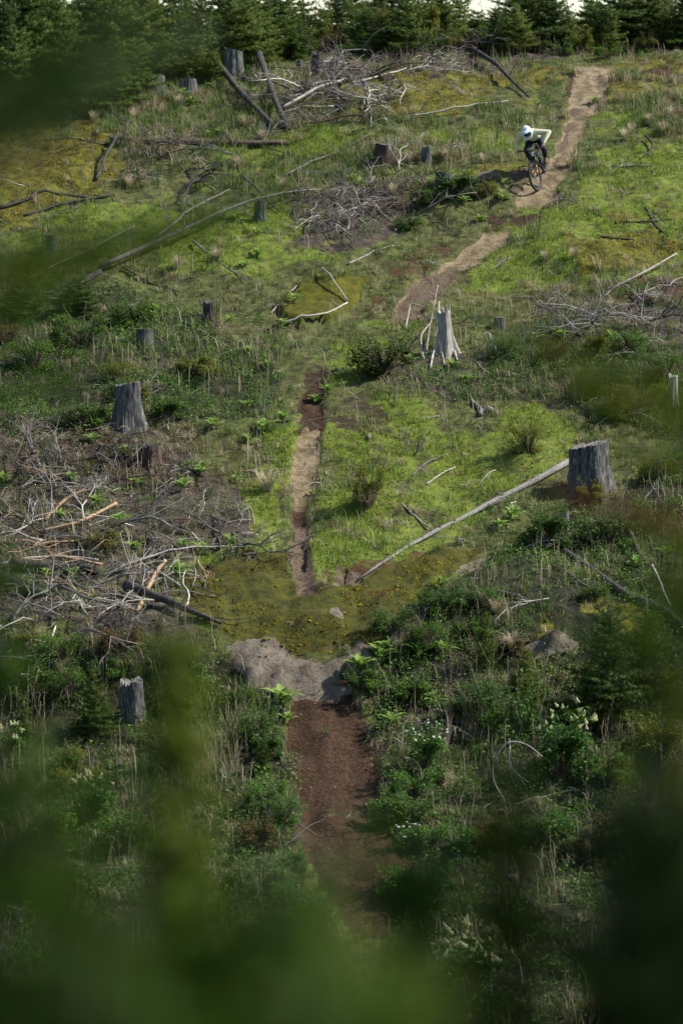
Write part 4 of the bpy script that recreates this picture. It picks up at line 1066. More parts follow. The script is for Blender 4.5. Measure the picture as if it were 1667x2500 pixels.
log([(1575, 510), (1600, 550), (1630, 580)], .035, .02, 'dark crooked branch at right beside yellow moss', 'char', 27, 'dead_branch', twigs=3, twl=.6)
log([(1500, 545), (1570, 548), (1640, 540)], .025, .02, 'dark thin branch lying level at right edge', 'char', 28, 'dead_branch', twigs=2, twl=.4)
log([(1465, 578), (1545, 585)], .03, .02, 'short dark stick in lime grass at right', 'char', 29, 'dead_branch')
log([(1550, 785), (1590, 762), (1640, 745)], .03, .02, 'grey branch at right edge under pale branch', 'grey_wood', 46, 'dead_branch', twigs=4, twl=.5)
log([(1490, 410), (1570, 412), (1600, 400)], .03, .02, 'dark branch lying in grass right of the biker', 'char', 30, 'dead_branch', twigs=3, twl=.5)
log([(1575, 345), (1600, 375), (1560, 390)], .035, .02, 'dark bent branch at right of the trail above biker height', 'char', 31, 'dead_branch', rise=[.1, .1, .0], twigs=2, twl=.5)
log([(1150, 985), (1170, 1000), (1172, 1022)], .05, .045, 'short curved silver log piece in lime grass', 'grey_wood', 32, lift=.05)
log([(1005, 1168), (1050, 1130), (1092, 1112)], .025, .015, 'thin silver stick right of the airy sapling', 'grey_wood', 33, 'dead_branch', twigs=2, twl=.3)
log([(1040, 1185), (1110, 1145)], .022, .014, 'pale straight stick uphill of the pale diagonal log', 'pale_wood', 34, 'dead_branch')
log([(980, 1235), (1030, 1275), (1060, 1300)], .025, .015, 'forked silver branch beside the pale diagonal log', 'grey_wood', 35, 'dead_branch', twigs=3, twl=.4)
log([(335, 1510), (390, 1430), (405, 1422)], .045, .035, 'split tan pole leaning across the black log', 'tan_wood', 36, 'dead_branch', rise=[.05, .35, .4])
log([(0, 1405), (60, 1390), (150, 1382), (240, 1385)], .035, .025, 'long pale pole lying across back of slash heap', 'pale_wood', 37, 'dead_branch', rise=[.1, .15, .15, .1])
log([(85, 1305), (180, 1300), (285, 1255)], .045, .03, 'long tan pole uphill in the slash heap', 'tan_wood', 38, 'dead_branch', rise=[.05, .1, .15])
log([(110, 1282), (170, 1240), (210, 1230)], .04, .03, 'short split tan pole at left of slash heap', 'tan_wood', 39, 'dead_branch', rise=[.05, .15, .2])
log([(150, 1465), (240, 1490), (290, 1500)], .03, .02, 'thin grey pole in front of slash heap', 'grey_wood', 40, 'dead_branch', rise=[.2, .15, .1])
log([(1165, 1445), (1240, 1450), (1330, 1480)], .02, .012, 'thin grey branch lying through brambles right of moss', 'grey_wood', 41, 'dead_branch', twigs=3, twl=.3)
log([(1255, 1970), (1330, 1945), (1405, 1928)], .022, .014, 'thin pale branch downhill of the hooped branch', 'pale_wood', 42, 'dead_branch')
log([(1590, 1410), (1610, 1450), (1635, 1500)], .025, .018, 'pale broken stick crossing the long dark log', 'pale_wood', 43, 'dead_branch', rise=[.25, .2, .1])
log([(1515, 1310), (1545, 1345), (1562, 1372)], .05, .035, 'dark leaning log above the long dark log', 'char', 44, rise=[.3, .15, .05])
log([(595, 460), (640, 490), (680, 520)], .035, .02, 'silver stick leaning by the small grey stump', 'grey_wood', 45, 'dead_branch', rise=[.25, .15, .05])
for k, (a_, b_, lab) in enumerate([((60, 690), (330, 560), 'thin grey pole left of the silver fallen tree'), ((360, 600), (560, 470), 'thin grey pole just uphill of the silver fallen tree'), ((300, 660), (440, 720), 'dark pole downhill of the silver fallen tree'), ((470, 600), (600, 690), 'grey pole crossing below the silver fallen tree'),
      ((700, 250), (860, 190), 'long grey pole reaching up to the ridge heap'), ((770, 300), (980, 225), 'long grey pole below the yellow ridge moss'), ((870, 215), (1080, 130), 'long pale pole on the ridge heap'), ((690, 440), (900, 340), 'long grey pole uphill of the mid-slope tangle'), ((1000, 290), (1240, 255), 'thin pale pole below the yellow ridge moss'), ((860, 330), (1010, 300), 'brown pole left of the biker at mid-slope'), ((60, 1230), (290, 1160), 'long dark pole at top of the slash heap'), ((250, 1420), (470, 1370), 'long grey pole across the slash heap'), ((0, 1340), (230, 1330), 'long brown pole at left of the slash heap'), ((290, 1400), (560, 1340), 'pale pole reaching the moss edge from slash heap')]):
    log([a_, ((a_[0] + b_[0]) / 2, (a_[1] + b_[1]) / 2 + (-6 if k % 2 else 6)), b_], .032, .012, lab, ['grey_wood', 'grey_wood', 'char', 'grey_wood', 'grey_wood', 'grey_wood', 'pale_wood', 'grey_wood', 'pale_wood', 'brown_wood', 'char', 'grey_wood', 'brown_wood', 'pale_wood'][k], 100 + k, 'dead_pole', lift=.08, twigs=4, twl=.45, wob=.02)
# white hooped branch
def hoop(u, v, w, h, lab, seed, mat='pale_wood'):
    x, y = pix(u, v); z = float(ground(x, y)); r = np.random.default_rng(seed)
    P = [np.array((-w * .15, -.15, -.05)), np.array((-w * .5, -.05, h * .35)), np.array((-w * .45, 0, h * .7)), np.array((-w * .1, .05, h)), np.array((w * .35, .1, h * .92)), np.array((w * .7, .1, h * .7))]
    o = empty('hooped_branch', (x, y, z)); mb = MB(); mb.tube(smooth_path(P, 18, r), np.linspace(.02, .01, 18), 6)
    obj('main_arc', mb.mesh('arc'), M[mat], o)
    for k in range(5):
        s = P[3] * (1 - k * .12) + r.normal(0, .04, 3); e = np.array((r.uniform(-.1, .3), .05, r.uniform(.05, .3)))
        t = MB(); t.tube(smooth_path([s, (s + e) / 2 + np.array((-.12, 0, .05)), e], 8, r), np.linspace(.011, .004, 8), 5); obj('twig', t.mesh('twig'), M[mat], o)
    return tag(o, lab, 'branch')
hoop(1250, 1955, .75, 1.05, 'white hooped dead branch in the weeds at lower right', 1)
hoop(1615, 1205, .6, .8, 'pale arched branch right of the big barked stump', 2, 'grey_wood')
hoop(420, 1620, .6, .75, 'drooping grey arched branches in front of the slash heap', 3, 'grey_wood')
hoop(120, 620, .3, .9, 'thin silver upright branch left of small dark stump', 4, 'grey_wood')

# white roots draped from the snag
sx, sy = pix(1075, 862)
for k, (pts, rs) in enumerate([([(1040, 868), (1052, 815), (1068, 775)], [.0, .35, .75]), ([(1050, 905), (1062, 860), (1072, 800)], [.05, .2, .6]), ([(1085, 900), (1075, 850), (1078, 810)], [.0, .2, .5]), ([(1035, 885), (1020, 850), (1060, 815)], [.0, .25, .4]), ([(1115, 880), (1105, 850), (1092, 820)], [0, .15, .4]), ([(1220, 880), (1195, 845), (1175, 850)], [0, .3, .25]), ([(990, 805), (1000, 765), (1035, 780)], [.0, .35, .3])]):
    lab = ['white looping root left of the splintered snag', 'white root hanging in front of the splintered snag', 'short white root at foot of the splintered snag', 'white root sprawling left from the splintered snag', 'thick pale root right side of the splintered snag', 'pale curved root right of the splintered snag', 'thin pale twig uphill left of the splintered snag'][k]
    log(pts, .022, .012, lab, 'pale_wood', 60 + k, 'bare_root', rise=rs, twigs=1, twl=.25)

# ------------------------------------------------------------------ loose dead sticks and branches, one object each
def stick_mesh(seed, branched):
    r = np.random.default_rng(seed); mb = MB()
    n = 7; P = np.zeros((n, 3)); P[:, 0] = np.linspace(0, 1, n)
    P[:, 1] = np.cumsum(r.normal(0, .045, n)); P[:, 2] = (.08 if branched else .05) * np.sin(np.linspace(0, math.pi, n)) * r.uniform(.3, 1.2) + np.cumsum(r.normal(0, .015, n))
    r0 = .014 if branched else .013
    mb.tube(P, np.linspace(r0, r0 * .35, n), 5)
    if branched:
        for k in range(int(r.integers(4, 8))):
            i = int(r.integers(1, n - 1)); L = r.uniform(.2, .5); d = unit((.6, r.normal(0, .8), abs(r.normal(0, .3))))
            e = P[i] + d * L; m_ = (P[i] + e) / 2 + r.normal(0, .04, 3); e2 = e + np.array((.05, r.normal(0, .05), -.08 * r.random()))
            mb.tube([P[i], m_, e, e2], np.array([.5, .38, .25, .12]) * r0, 4, cap=False)
            for q in range(2):
                f = m_ + unit(d + r.normal(0, .6, 3)) * L * .45; mb.tube([m_, (m_ + f) / 2 + r.normal(0, .015, 3), f], np.array([.3, .22, .1]) * r0, 3, cap=False)
    return mb.mesh('stick', True)
STK = [stick_mesh(i, False) for i in range(8)]; BRN = [stick_mesh(40 + i, True) for i in range(9)]
def stick(u, v, L, az, up, mat, branched, lab, group, seed, thick=1.0, near_=False):
    x, y = pix(u, v); nrm = normal(x, y)
    d = np.array((math.cos(az), math.sin(az), 0)); d = unit(d - nrm * np.dot(d, nrm)); d = unit(d + nrm * up)
    s = unit(np.cross(nrm, d)); w = np.cross(d, s)
    me = (BRN if branched else STK)[seed % (9 if branched else 8)]
    o = bpy.data.objects.new('dead_branch' if branched else 'dead_stick', me); COL.objects.link(o)
    z = float(ground(x, y)) + .02
    o.matrix_world = Matrix(((d[0] * L, s[0] * L * thick, w[0] * L * thick, x), (d[1] * L, s[1] * L * thick, w[1] * L * thick, y), (d[2] * L, s[2] * L * thick, w[2] * L * thick, z), (0, 0, 0, 1)))
    if not me.materials: me.materials.append(M['grey_wood'])
    o.material_slots[0].link = 'OBJECT'; o.material_slots[0].material = M[mat]
    if near_: tag_near(o, lab, 'branch' if branched else 'stick', group, u, v)
    else: tag(o, lab, 'branch' if branched else 'stick', group)
    return o
r = np.random.default_rng(77)
def inpoly(p, n):
    p = np.array(p, float) * S_; out = []
    while len(out) < n:
        q = p.min(0) + r.random(2) * (p.max(0) - p.min(0)); ins = False; j = len(p) - 1
        for i in range(len(p)):
            if (p[i][1] > q[1]) != (p[j][1] > q[1]) and q[0] < (p[j][0] - p[i][0]) * (q[1] - p[i][1]) / (p[j][1] - p[i][1]) + p[i][0]: ins = not ins
            j = i
        if ins: out.append(q)
    return out
PILES = [([(0,1090),(200,1110),(520,1200),(560,1240),(480,1330),(420,1440),(250,1480),(0,1440)], 70, 62, 'stick in the slash heap left of the mossy rock', 'slash heap sticks', 1.0, ['grey_wood', 'pale_wood', 'grey_wood', 'tan_wood', 'pale_wood', 'char', 'grey_wood']),
         ([(0,970),(250,1000),(430,1060),(520,1130),(300,1150),(0,1100)], 38, 22, 'stick in the litter below the tall grey stump', 'sticks below the tall grey stump', .8, ['grey_wood', 'brown_wood', 'brown_wood', 'pale_wood']),
         ([(660,210),(800,150),(1000,95),(1060,130),(900,220),(960,260),(860,270),(760,290)], 30, 46, 'stick in the ridge heap left of yellow moss', 'ridge heap sticks', 1.35, ['grey_wood', 'pale_wood', 'grey_wood', 'brown_wood']),
         ([(640,470),(760,415),(930,390),(985,470),(840,550),(680,540)], 34, 34, 'stick in the tangle left of the low round stump', 'mid-slope tangle sticks', 1.0, ['grey_wood', 'grey_wood', 'brown_wood', 'pale_wood']),
         ([(1220,720),(1400,695),(1568,650),(1568,740),(1300,780)], 18, 22, 'stick in the heap at right below lime grass', 'right-hand heap sticks', 1.0, ['grey_wood', 'pale_wood', 'grey_wood']),
         ([(250,330),(620,310),(620,370),(420,430),(260,420)], 16, 20, 'stick strewn around the long brown log', 'sticks round the long brown log', 1.0, ['grey_wood', 'char', 'grey_wood']),
         ([(1320,60),(1560,60),(1560,110),(1380,110)], 8, 16, 'stick on the ridge right of the trail top', 'right ridge sticks', 1.3, ['grey_wood', 'pale_wood', 'brown_wood']),
         ([(620,110),(780,110),(1050,120),(1280,110),(1280,140),(800,165)], 10, 12, 'stick along the foot of the ridge firs', 'ridge foot sticks', 1.1, ['brown_wood', 'grey_wood', 'tan_wood']),
         ([(870,1590),(1000,1560),(1120,1560),(1000,1720),(880,1700)], 16, 10, 'stick in the litter right of the rock face', 'sticks right of the rock face', .7, ['brown_wood', 'grey_wood', 'pale_wood'])]
for (pl, ns, nb, lab, grp, ls, mats) in PILES:
    for k, q in enumerate(inpoly(pl, ns + nb)):
        br = k >= ns
        stick(q[0], q[1], ls * (r.uniform(.8, 1.9) if br else r.uniform(.5, 1.5)), r.uniform(0, 6.28), abs(r.normal(0, (.08 if ls > 1.2 else .12) if br else .07)), mats[int(r.integers(0, len(mats)))], br,
              ('bare branched ' if br else 'bare straight ') + lab, grp + (' with twigs' if br else ''), int(r.integers(0, 100)), r.uniform(.8, 1.5))
n_ = 0
while n_ < 130:
    u, v = r.uniform(0, 1667), r.uniform(250, 1500)
    x, y = pix(u, v); A1 = lambda q: np.array([q])
    if max(zone(k, A1(u), A1(v), A1(x), A1(y))[0] for k in ('sand', 'dirt', 'moss', 'dome', 'rock')) > .1: continue
    n_ += 1; br = r.random() < .45
    stick(u, v, r.uniform(.4, 1.2), r.uniform(0, 6.28), abs(r.normal(0, .12)), ['grey_wood', 'pale_wood', 'pale_wood', 'grey_wood', 'char'][int(r.integers(0, 5))], br, 'branched stick in grass' if br else 'thin stick in grass', 'loose sticks on the slope', int(r.integers(0, 100)), r.uniform(.8, 1.4), True)
# tall dead stalks standing in the undergrowth
def stalk_mesh(seed):
    r = np.random.default_rng(seed); mb = MB()
    P = np.stack([np.cumsum(r.normal(0, .03, 6)), np.cumsum(r.normal(0, .03, 6)), np.linspace(-.03, 1, 6)], -1)
    mb.tube(P, np.linspace(.006, .003, 6), 4)
    for k in range(3):
        i = int(r.integers(3, 6)); e = P[i] + np.array((r.normal(0, .06), r.normal(0, .06), .1)); mb.tube([P[i], e], [.003, .0015], 3)
    return mb.mesh('stalk')
STL = [stalk_mesh(i) for i in range(5)]
STZ = [([(340,1600),(640,1640),(640,1800),(400,1850)], 26, 'dry stalk standing left of the dirt chute top', 'M1'), ([(0,1650),(240,1640),(260,1740),(0,1740)], 18, 'dry stalk standing left of the grey broken stump', 'M2'),
       ([(1080,1560),(1400,1620),(1500,1760),(1120,1780)], 30, 'reddish dry stalk standing around the right elder', 'M3'), ([(1300,1750),(1568,1720),(1568,1950),(1330,1900)], 22, 'dry stalk standing at lower right', 'M4'),
       ([(500,820),(640,830),(640,900),(480,900)], 16, 'dry stalk standing left of the dark trail mud', 'M5'), ([(1180,880),(1320,880),(1350,960),(1180,930)], 14, 'dry stalk standing uphill of the yellow-green shrub', 'M6'), ([(0,2150),(80,2150),(80,2352),(0,2352)], 10, 'dry stalk standing at the bottom left corner', 'M7'), ([(440,2000),(640,2000),(640,2120),(480,2120)], 12, 'dry stalk standing in weeds left of chute bottom', 'M8')]
for pl, n, lab, g in STZ:
    for q in inpoly(pl, n):
        x, y = pix(*q); o = obj('dry_stalk', STL[int(r.integers(0, 5))], M['straw']); o.location = (x, y, float(ground(x, y))); s = r.uniform(.5, 1.1)
        o.scale = (1, 1, s); o.rotation_euler = (r.normal(0, .12), r.normal(0, .12), r.uniform(0, 6.28))
        tag(o, lab, 'dry stalk', lab.replace('dry stalk', 'dry stalks'))

# ------------------------------------------------------------------ loose stones
def stone_mesh(seed):
    r = np.random.default_rng(seed); mb = MB(); mb.ball((0, 0, 0), (1, .8, .6), None, 10, 7)
    v = mb.v[0]; mb.v[0] = v * (1 + (fbm(v[:, 0] * 2 + v[:, 2], v[:, 1] * 2 - v[:, 2], 1.1, seed, 3) - .5)[:, None] * .9)
    return mb.mesh('stone', False)
STO = [stone_mesh(i) for i in range(5)]
M['redstone'] = surfmat('red_stone', (.16, .06, .035), (.28, .12, .07), 10, .9, .4)
for k, (u, v, s, mt, lab) in enumerate([(838, 1668, .085, 'redstone', 'reddish square stone at right end of the rock face'), (1262, 1905, .14, 'stone', 'grey stone under the hooped white branch'), (632, 1795, .1, 'stone', 'dark stone half buried left of dirt chute'), (1250, 2150, .13, 'stone', 'pale grey stone in weeds at lower right'),
      (750, 1385, .05, 'stone', 'small pale stone at end of the trail above the moss'), (1130, 1110, .06, 'stone', 'small dark stone in lime grass'), (900, 1075, .09, 'stone', 'pale flat stone right of the dark trail mud'), (560, 1280, .06, 'stone', 'small stone at edge of the slash heap'), (1430, 850, .06, 'stone', 'small stone beside the right-hand stick heap'), (1195, 1005, .11, 'stone', 'grey flat stone beside the short curved silver log')]):
    x, y = pix(u, v); o = obj('stone', STO[k % 5], None); 
    if not STO[k % 5].materials: STO[k % 5].materials.append(M['stone'])
    o.material_slots[0].link = 'OBJECT'; o.material_slots[0].material = M[mt]
    o.location = (x, y, float(ground(x, y)) + s * .25); o.scale = (s, s, s); o.rotation_euler = (.2 * k, .1, k * 1.3)
    tag(o, lab, 'stone')

# ------------------------------------------------------------------ mountain bike
M['frame_paint'] = surfmat('frame_paint', (.012, .016, .024), (.02, .028, .04), 3, .3, 0, spec=.5)
M['glint_paint'] = surfmat('glint_paint', (.30, .34, .38), (.45, .48, .5), 3, .35, 0, spec=.5)  # pale tone puts the head tube's glints into its colour
M['black_metal'] = surfmat('black_metal', (.012, .012, .013), (.025, .025, .027), 5, .45, 0, spec=.5)
M['rubber'] = surfmat('rubber', (.022, .02, .019), (.045, .042, .04), 20, .85, .3)
M['orange'] = surfmat('orange_decal', (.75, .24, .01), (.8, .28, .015), 4, .5, 0)
M['steel'] = surfmat('steel', (.3, .3, .31), (.45, .45, .46), 5, .35, 0, metal=.8)
M['rubber_dust'] = surfmat('dusty_rim', (.05, .055, .06), (.12, .125, .13), 8, .6, 0)
fc = at(1315, 453); rc = at(1331, 411)
xa = unit(fc - rc); nr = np.array((0, 0, 1.))
za = unit(nr - xa * np.dot(nr, xa)); ya = np.cross(za, xa)
LEAN = rad(12)                                   # towards the rider's right
ya2 = ya * math.cos(LEAN) + za * math.sin(LEAN); za2 = np.cross(xa, ya2)
WB = 1.24
org = (fc + rc) / 2 - xa * WB / 2
rz = float(ground(org[0], org[1])); org = np.array((org[0], org[1], max(org[2], rz) - .005))
BM = Matrix(((xa[0], ya2[0], za2[0], org[0]), (xa[1], ya2[1], za2[1], org[1]), (xa[2], ya2[2], za2[2], org[2]), (0, 0, 0, 1)))
bike = empty('mountain_bike'); bike.matrix_world = BM
tag(bike, 'dark full-suspension mountain bike with orange fork decals ridden down the trail', 'mountain bike')
RA = np.array((0, 0, .37)); FA = np.array((WB, 0, .37))
sd = np.array((-math.cos(rad(64.5)), 0, math.sin(rad(64.5)))); fw = np.array((sd[2], 0, -sd[0]))
CR = FA - fw * .044 + sd * .53; HT0 = CR + sd * .01; HT1 = CR + sd * .125
STEER = rad(-10)
def steer(P):
    P = np.asarray(P, float) - CR; k = sd; c, s = math.cos(STEER), math.sin(STEER)
    return P * c + np.cross(k, P) * s + np.outer(P @ k, k).reshape(P.shape) * (1 - c) + CR
def smb(mb):
    mb.v = [steer(v) for v in mb.v]; return mb
def ring(c, R, rr, nu=40, nv=8, knob=0):
    V = []; f = []
    for i in range(nu):
        a = 2 * math.pi * i / nu
        for j in range(nv):
            b = 2 * math.pi * j / nv; q = rr * (1 + knob * ((i + j) % 2) * (1 if math.cos(b) > .2 else 0))
            V.append((c[0] + math.cos(a) * (R + q * math.cos(b)), c[1] + q * math.sin(b), c[2] + math.sin(a) * (R + q * math.cos(b))))
    for i in range(nu):
        for j in range(nv): f.append((i * nv + j, ((i + 1) % nu) * nv + j, ((i + 1) % nu) * nv + (j + 1) % nv, i * nv + (j + 1) % nv))
    return np.array(V), f
def wheel(c, front):
    T = smb if front else (lambda m: m)
    hub = MB(); hub.tube([c + (0, -.055, 0), c + (0, .055, 0)], .022, 10)
    for k in range(28):
        a = k * 2 * math.pi / 28; b = a + (.35 if k % 2 else -.35); sy = .03 if k % 4 < 2 else -.03
        hub.tube([c + (math.cos(b) * .02, sy, math.sin(b) * .02), c + (math.cos(a) * .315, 0, math.sin(a) * .315)], .0016, 3, cap=False)
    w = obj('wheel', T(hub).mesh('wheel_hub'), M['steel'], bike)
    obj('tyre', T(MB().add(*ring(c, .342, .031, 72, 10, .16))).mesh('tyre'), M['rubber'], w)
    obj('rim', T(MB().add(*ring(c, .308, .013, 48, 6))).mesh('rim'), M['rubber_dust'], w)
    d = MB(); d.add(*ring(c + (0, .045, 0), .085, .006, 30, 5)); obj('brake_disc', T(d).mesh('disc'), M['steel'], w)
wheel(RA, False); wheel(FA, True)
BB = np.array((.44, 0, .345)); ST = np.array((.285, 0, .70))
fr = MB()
def tubes(mb, *L):
    for P, r_ in L: mb.tube(P, r_, 10)
tubes(fr, ([HT0 - sd * .0, (HT0 + BB) / 2 + (0.02, 0, .02), BB], [.036, .034, .03]), ([HT1 - sd * .03, (.55, 0, .79), ST], [.026, .022, .02]), ([BB, ST], .02))
obj('frame', fr.mesh('frame'), M['frame_paint'], bike)
ht = MB(); ht.tube([HT0 - sd * .005, HT1 + sd * .005], [.031, .027], 12); obj('head_tube', ht.mesh('head_tube'), M['glint_paint'], bike)
sw = MB()
for s in (-1, 1):
    tubes(sw, ([BB + (-.03, s * .035, .02), (.2, s * .06, .36), RA + (0, s * .07, 0)], .012), ([RA + (0, s * .07, 0), (.2, s * .05, .56), ST + (.05, s * .03, -.06)], .010))
obj('swingarm', sw.mesh('swingarm'), M['frame_paint'], bike)
sh = MB(); tubes(sh, ([(.36, 0, .62), (.56, 0, .70)], .022)); obj('shock', sh.mesh('shock'), M['black_metal'], bike)
sp = MB(); tubes(sp, ([ST, ST + (-.05, 0, .10)], .015)); obj('seat_post', sp.mesh('post'), M['black_metal'], bike)
sa = MB(); sa.ball((.24, 0, .83), (.13, .055, .022), None, 14, 8); sa.ball((.15, 0, .835), (.06, .075, .02), None, 12, 6); obj('saddle', sa.mesh('saddle'), M['black_metal'], bike)
fk = MB()
for s in (-1, 1):
    o_ = np.array((0, s * .068, 0)); tubes(fk, ([CR + o_, CR + o_ - sd * .22], .018))
fk.box(CR, (.06, .165, .05)); obj('fork_crown', smb(fk).mesh('crown'), M['black_metal'], bike)
for s in (-1, 1):
    o_ = np.array((0, s * .068, 0)); lo = MB(); tubes(lo, ([CR + o_ - sd * .19, CR + o_ - sd * .45, FA + o_], [.025, .023, .02]))
    if s == 1: tubes(lo, ([CR + o_ - sd * .26 + fw * .02, CR + (0, -.068, 0) - sd * .26 + fw * .02], .012))
    L_ = obj('fork_leg', smb(lo).mesh('fork_leg'), M['black_metal'], bike)
    for t0, t1 in ((.24, .30), (.36, .47)):
        dc = MB(); tubes(dc, ([CR + o_ - sd * t0 + fw * .004, CR + o_ - sd * t1 + fw * .004], .0255)); obj('orange_decal', smb(dc).mesh('decal'), M['orange'], L_)
BC = HT1 + sd * .045 + fw * .045
stm = MB(); tubes(stm, ([HT1 + sd * .02, HT1 + sd * .045, BC], .02)); obj('stem', smb(stm).mesh('stem'), M['black_metal'], bike)
GR = [BC + np.array((-.035, s * .37, .035)) for s in (-1, 1)]
hb = MB(); tubes(hb, ([GR[0] + (-.01, -.03, 0), GR[0] + (.012, .14, -.003), BC + (0, -.10, 0), BC, BC + (0, .10, 0), GR[1] + (.012, -.14, -.003), GR[1] + (-.01, .03, 0)], .0145)); obj('handlebar', smb(hb).mesh('bar'), M['black_metal'], bike)
for s, g in zip((-1, 1), GR):
    gp = MB(); tubes(gp, ([g + (-.008, s * .03, 0), g + (.006, -s * .10, -.002)], .0175)); obj('grip', smb(gp).mesh('grip'), M['rubber'], bike)
    lv = MB(); tubes(lv, ([g + (.012, -s * .15, -.01), g + (.06, -s * .10, -.03), g + (.05, s * .0, -.035)], .006)); lv.box(g + (.02, -s * .16, -.012), (.04, .05, .025)); obj('brake_lever', smb(lv).mesh('lever'), M['black_metal'], bike)
cr = MB(); cr.tube([BB + (0, -.06, 0), BB + (0, .06, 0)], .02, 10); cr.add(*ring(BB + (0, -.05, 0), .06, .008, 28, 5)); cr.tube([BB + (0, .07, 0), BB + (-.17, .08, .0)], .014, 8); cr.tube([BB + (0, -.07, 0), BB + (.17, -.08, .0)], .014, 8)
obj('crankset', cr.mesh('crank'), M['black_metal'], bike)
for s, dx_ in ((1, -.17), (-1, .17)):
    pd = MB(); pd.box(BB + (dx_, s * .135, 0), (.10, .10, .02)); obj('pedal', pd.mesh('pedal'), M['black_metal'], bike)
cn = MB()
for dz in (.06, -.06): cn.tube([BB + (0, -.05, dz), RA + (0, -.05, dz * .7)], .005, 4)
obj('chain', cn.mesh('chain'), M['steel'], bike)

# ------------------------------------------------------------------ rider, in the bike's own frame
M['skin'] = surfmat('skin', (.42, .22, .15), (.52, .29, .21), 8, .55, 0)
M['jersey'] = surfmat('jersey', (.55, .54, .35), (.68, .66, .45), 5, .8, .25)
M['trousers'] = surfmat('trousers', (.010, .014, .024), (.02, .026, .04), 6, .8, .25)
M['shoe'] = surfmat('shoe', (.04, .018, .012), (.08, .035, .022), 9, .7, .2)
M['sole'] = surfmat('sole', (.16, .08, .05), (.24, .12, .075), 9, .8, .2)
M['helmet'] = surfmat('helmet', (.60, .74, .74), (.68, .82, .82), 3, .35, 0, spec=.5)
M['lens'] = surfmat('lens', (.008, .009, .012), (.012, .013, .016), 3, .12, 0, spec=.6)
g = [steer(q[None])[0] for q in GR]
HIP = np.array((.17, 0, 1.08)); CH = np.array((.60, 0.0, 1.34)); NK = np.array((.70, 0, 1.43)); HD = np.array((.81, .0, 1.475))
SHO = [np.array((.61, s * .19, 1.36)) for s in (-1, 1)]
ELB = [np.array((.555, -.43, 1.13)), np.array((.57, .51, 1.27))]
WRI = [g[0] + (-.065, -.012, .045), g[1] + (-.065, .014, .045)]
HJ = [HIP + (0, s * .10, -.03) for s in (-1, 1)]
KNE = [np.array((.585, -.21, .90)), np.array((.475, .23, .80))]
ANK = [BB + (.115, -.14, .10), BB + (-.235, .14, .11)]
TOE = [BB + (.26, -.145, .03), BB + (-.07, .15, .03)]
def chain(mb, pts, rr, n=5):
    for a, b, r0, r1 in zip(pts[:-1], pts[1:], rr[:-1], rr[1:]):
        for t in np.linspace(0, 1, n): mb.ball(np.asarray(a) * (1 - t) + np.asarray(b) * t, r0 + (r1 - r0) * t, None, 12, 8)
def remesh(o, vox, it=4):
    m = o.modifiers.new('join', 'REMESH'); m.mode = 'VOXEL'; m.voxel_size = vox; m.use_smooth_shade = True
    s = o.modifiers.new('soft', 'SMOOTH'); s.iterations = it; s.factor = .5
body = MB()
chain(body, [HIP, (HIP + CH) / 2 + (0, 0, .03), CH, NK, HD], [.12, .12, .12, .06, .09], 6)
for i in (0, 1):
    s = (-1, 1)[i]
    chain(body, [CH, SHO[i]], [.1, .065]); chain(body, [SHO[i], ELB[i], WRI[i]], [.055, .042, .027], 8)
    chain(body, [HIP, HJ[i], KNE[i], ANK[i]], [.11, .085, .055, .035], 9); chain(body, [ANK[i], TOE[i]], [.035, .03])
    ps = np.array((0, s, 0.))
    palm = g[i] + np.array((-.03, 0, .022)); chain(body, [WRI[i], palm - ps * .0], [.026, .028]); chain(body, [palm - ps * .032, palm + ps * .032], [.02, .02])
    for q, yo in enumerate((-.040, -.015, .010, .033)):       # four fingers closing over the grip
        b = g[i] + ps * yo * -1.0; L_ = (.95, 1.05, 1.0, .85)[q]
        chain(body, [b + (-.022, 0, .028), b + (.018, 0, .028 * L_), b + (.030 * L_, 0, .002), b + (.014, 0, -.024 * L_)], [.0105, .0095, .009, .008], 4)
    chain(body, [palm - ps * .04, g[i] - ps * .062 + (-.002, 0, -.012), g[i] - ps * .05 + (.018, 0, -.022)], [.012, .010, .009], 4)   # thumb
chain(body, [HD + (.07, 0, -.05), HD + (.115, 0, -.055)], [.03, .014], 3)
rider = obj('person', body.mesh('person'), M['skin']); remesh(rider, .0075, 2); rider.matrix_world = BM
tag(rider, 'person in pale yellow jersey, dark trousers and white full-face helmet crouched over the bike', 'person')
jy = MB()
chain(jy, [HIP + (.06, 0, .03), (HIP + CH) / 2 + (0, 0, .02), CH + (.02, 0, 0)], [.150, .150, .158], 7)
for dy in (-.07, .07): chain(jy, [HIP + (.06, dy, .02), (HIP + CH) / 2 + (0, dy * 1.1, .02), CH + (0, dy * 1.2, .01)], [.115, .118, .125], 7)
chain(jy, [CH + (.05, 0, .04), NK + (-.01, 0, -.01)], [.11, .075], 4)
for i in (0, 1): chain(jy, [CH + (0, (-.1, .1)[i], .0), SHO[i], ELB[i], WRI[i] * .93 + ELB[i] * .07], [.12, .088, .066, .040], 9)
j_ = obj('jersey', jy.mesh('jersey'), M['jersey'], rider); remesh(j_, .011, 4)
tr_ = MB()
chain(tr_, [HIP + (-.02, 0, -.01), HIP + (.08, 0, -.02)], [.148, .135], 4)
for i in (0, 1): chain(tr_, [HIP + (0, (-.06, .06)[i], -.01), HJ[i], KNE[i], KNE[i] * .5 + ANK[i] * .5 + (-.02, 0, 0), ANK[i] + (0, 0, .02)], [.135, .115, .078, .07, .05], 9)
t_o = obj('trousers', tr_.mesh('trousers'), M['trousers'], rider); remesh(t_o, .011, 4)
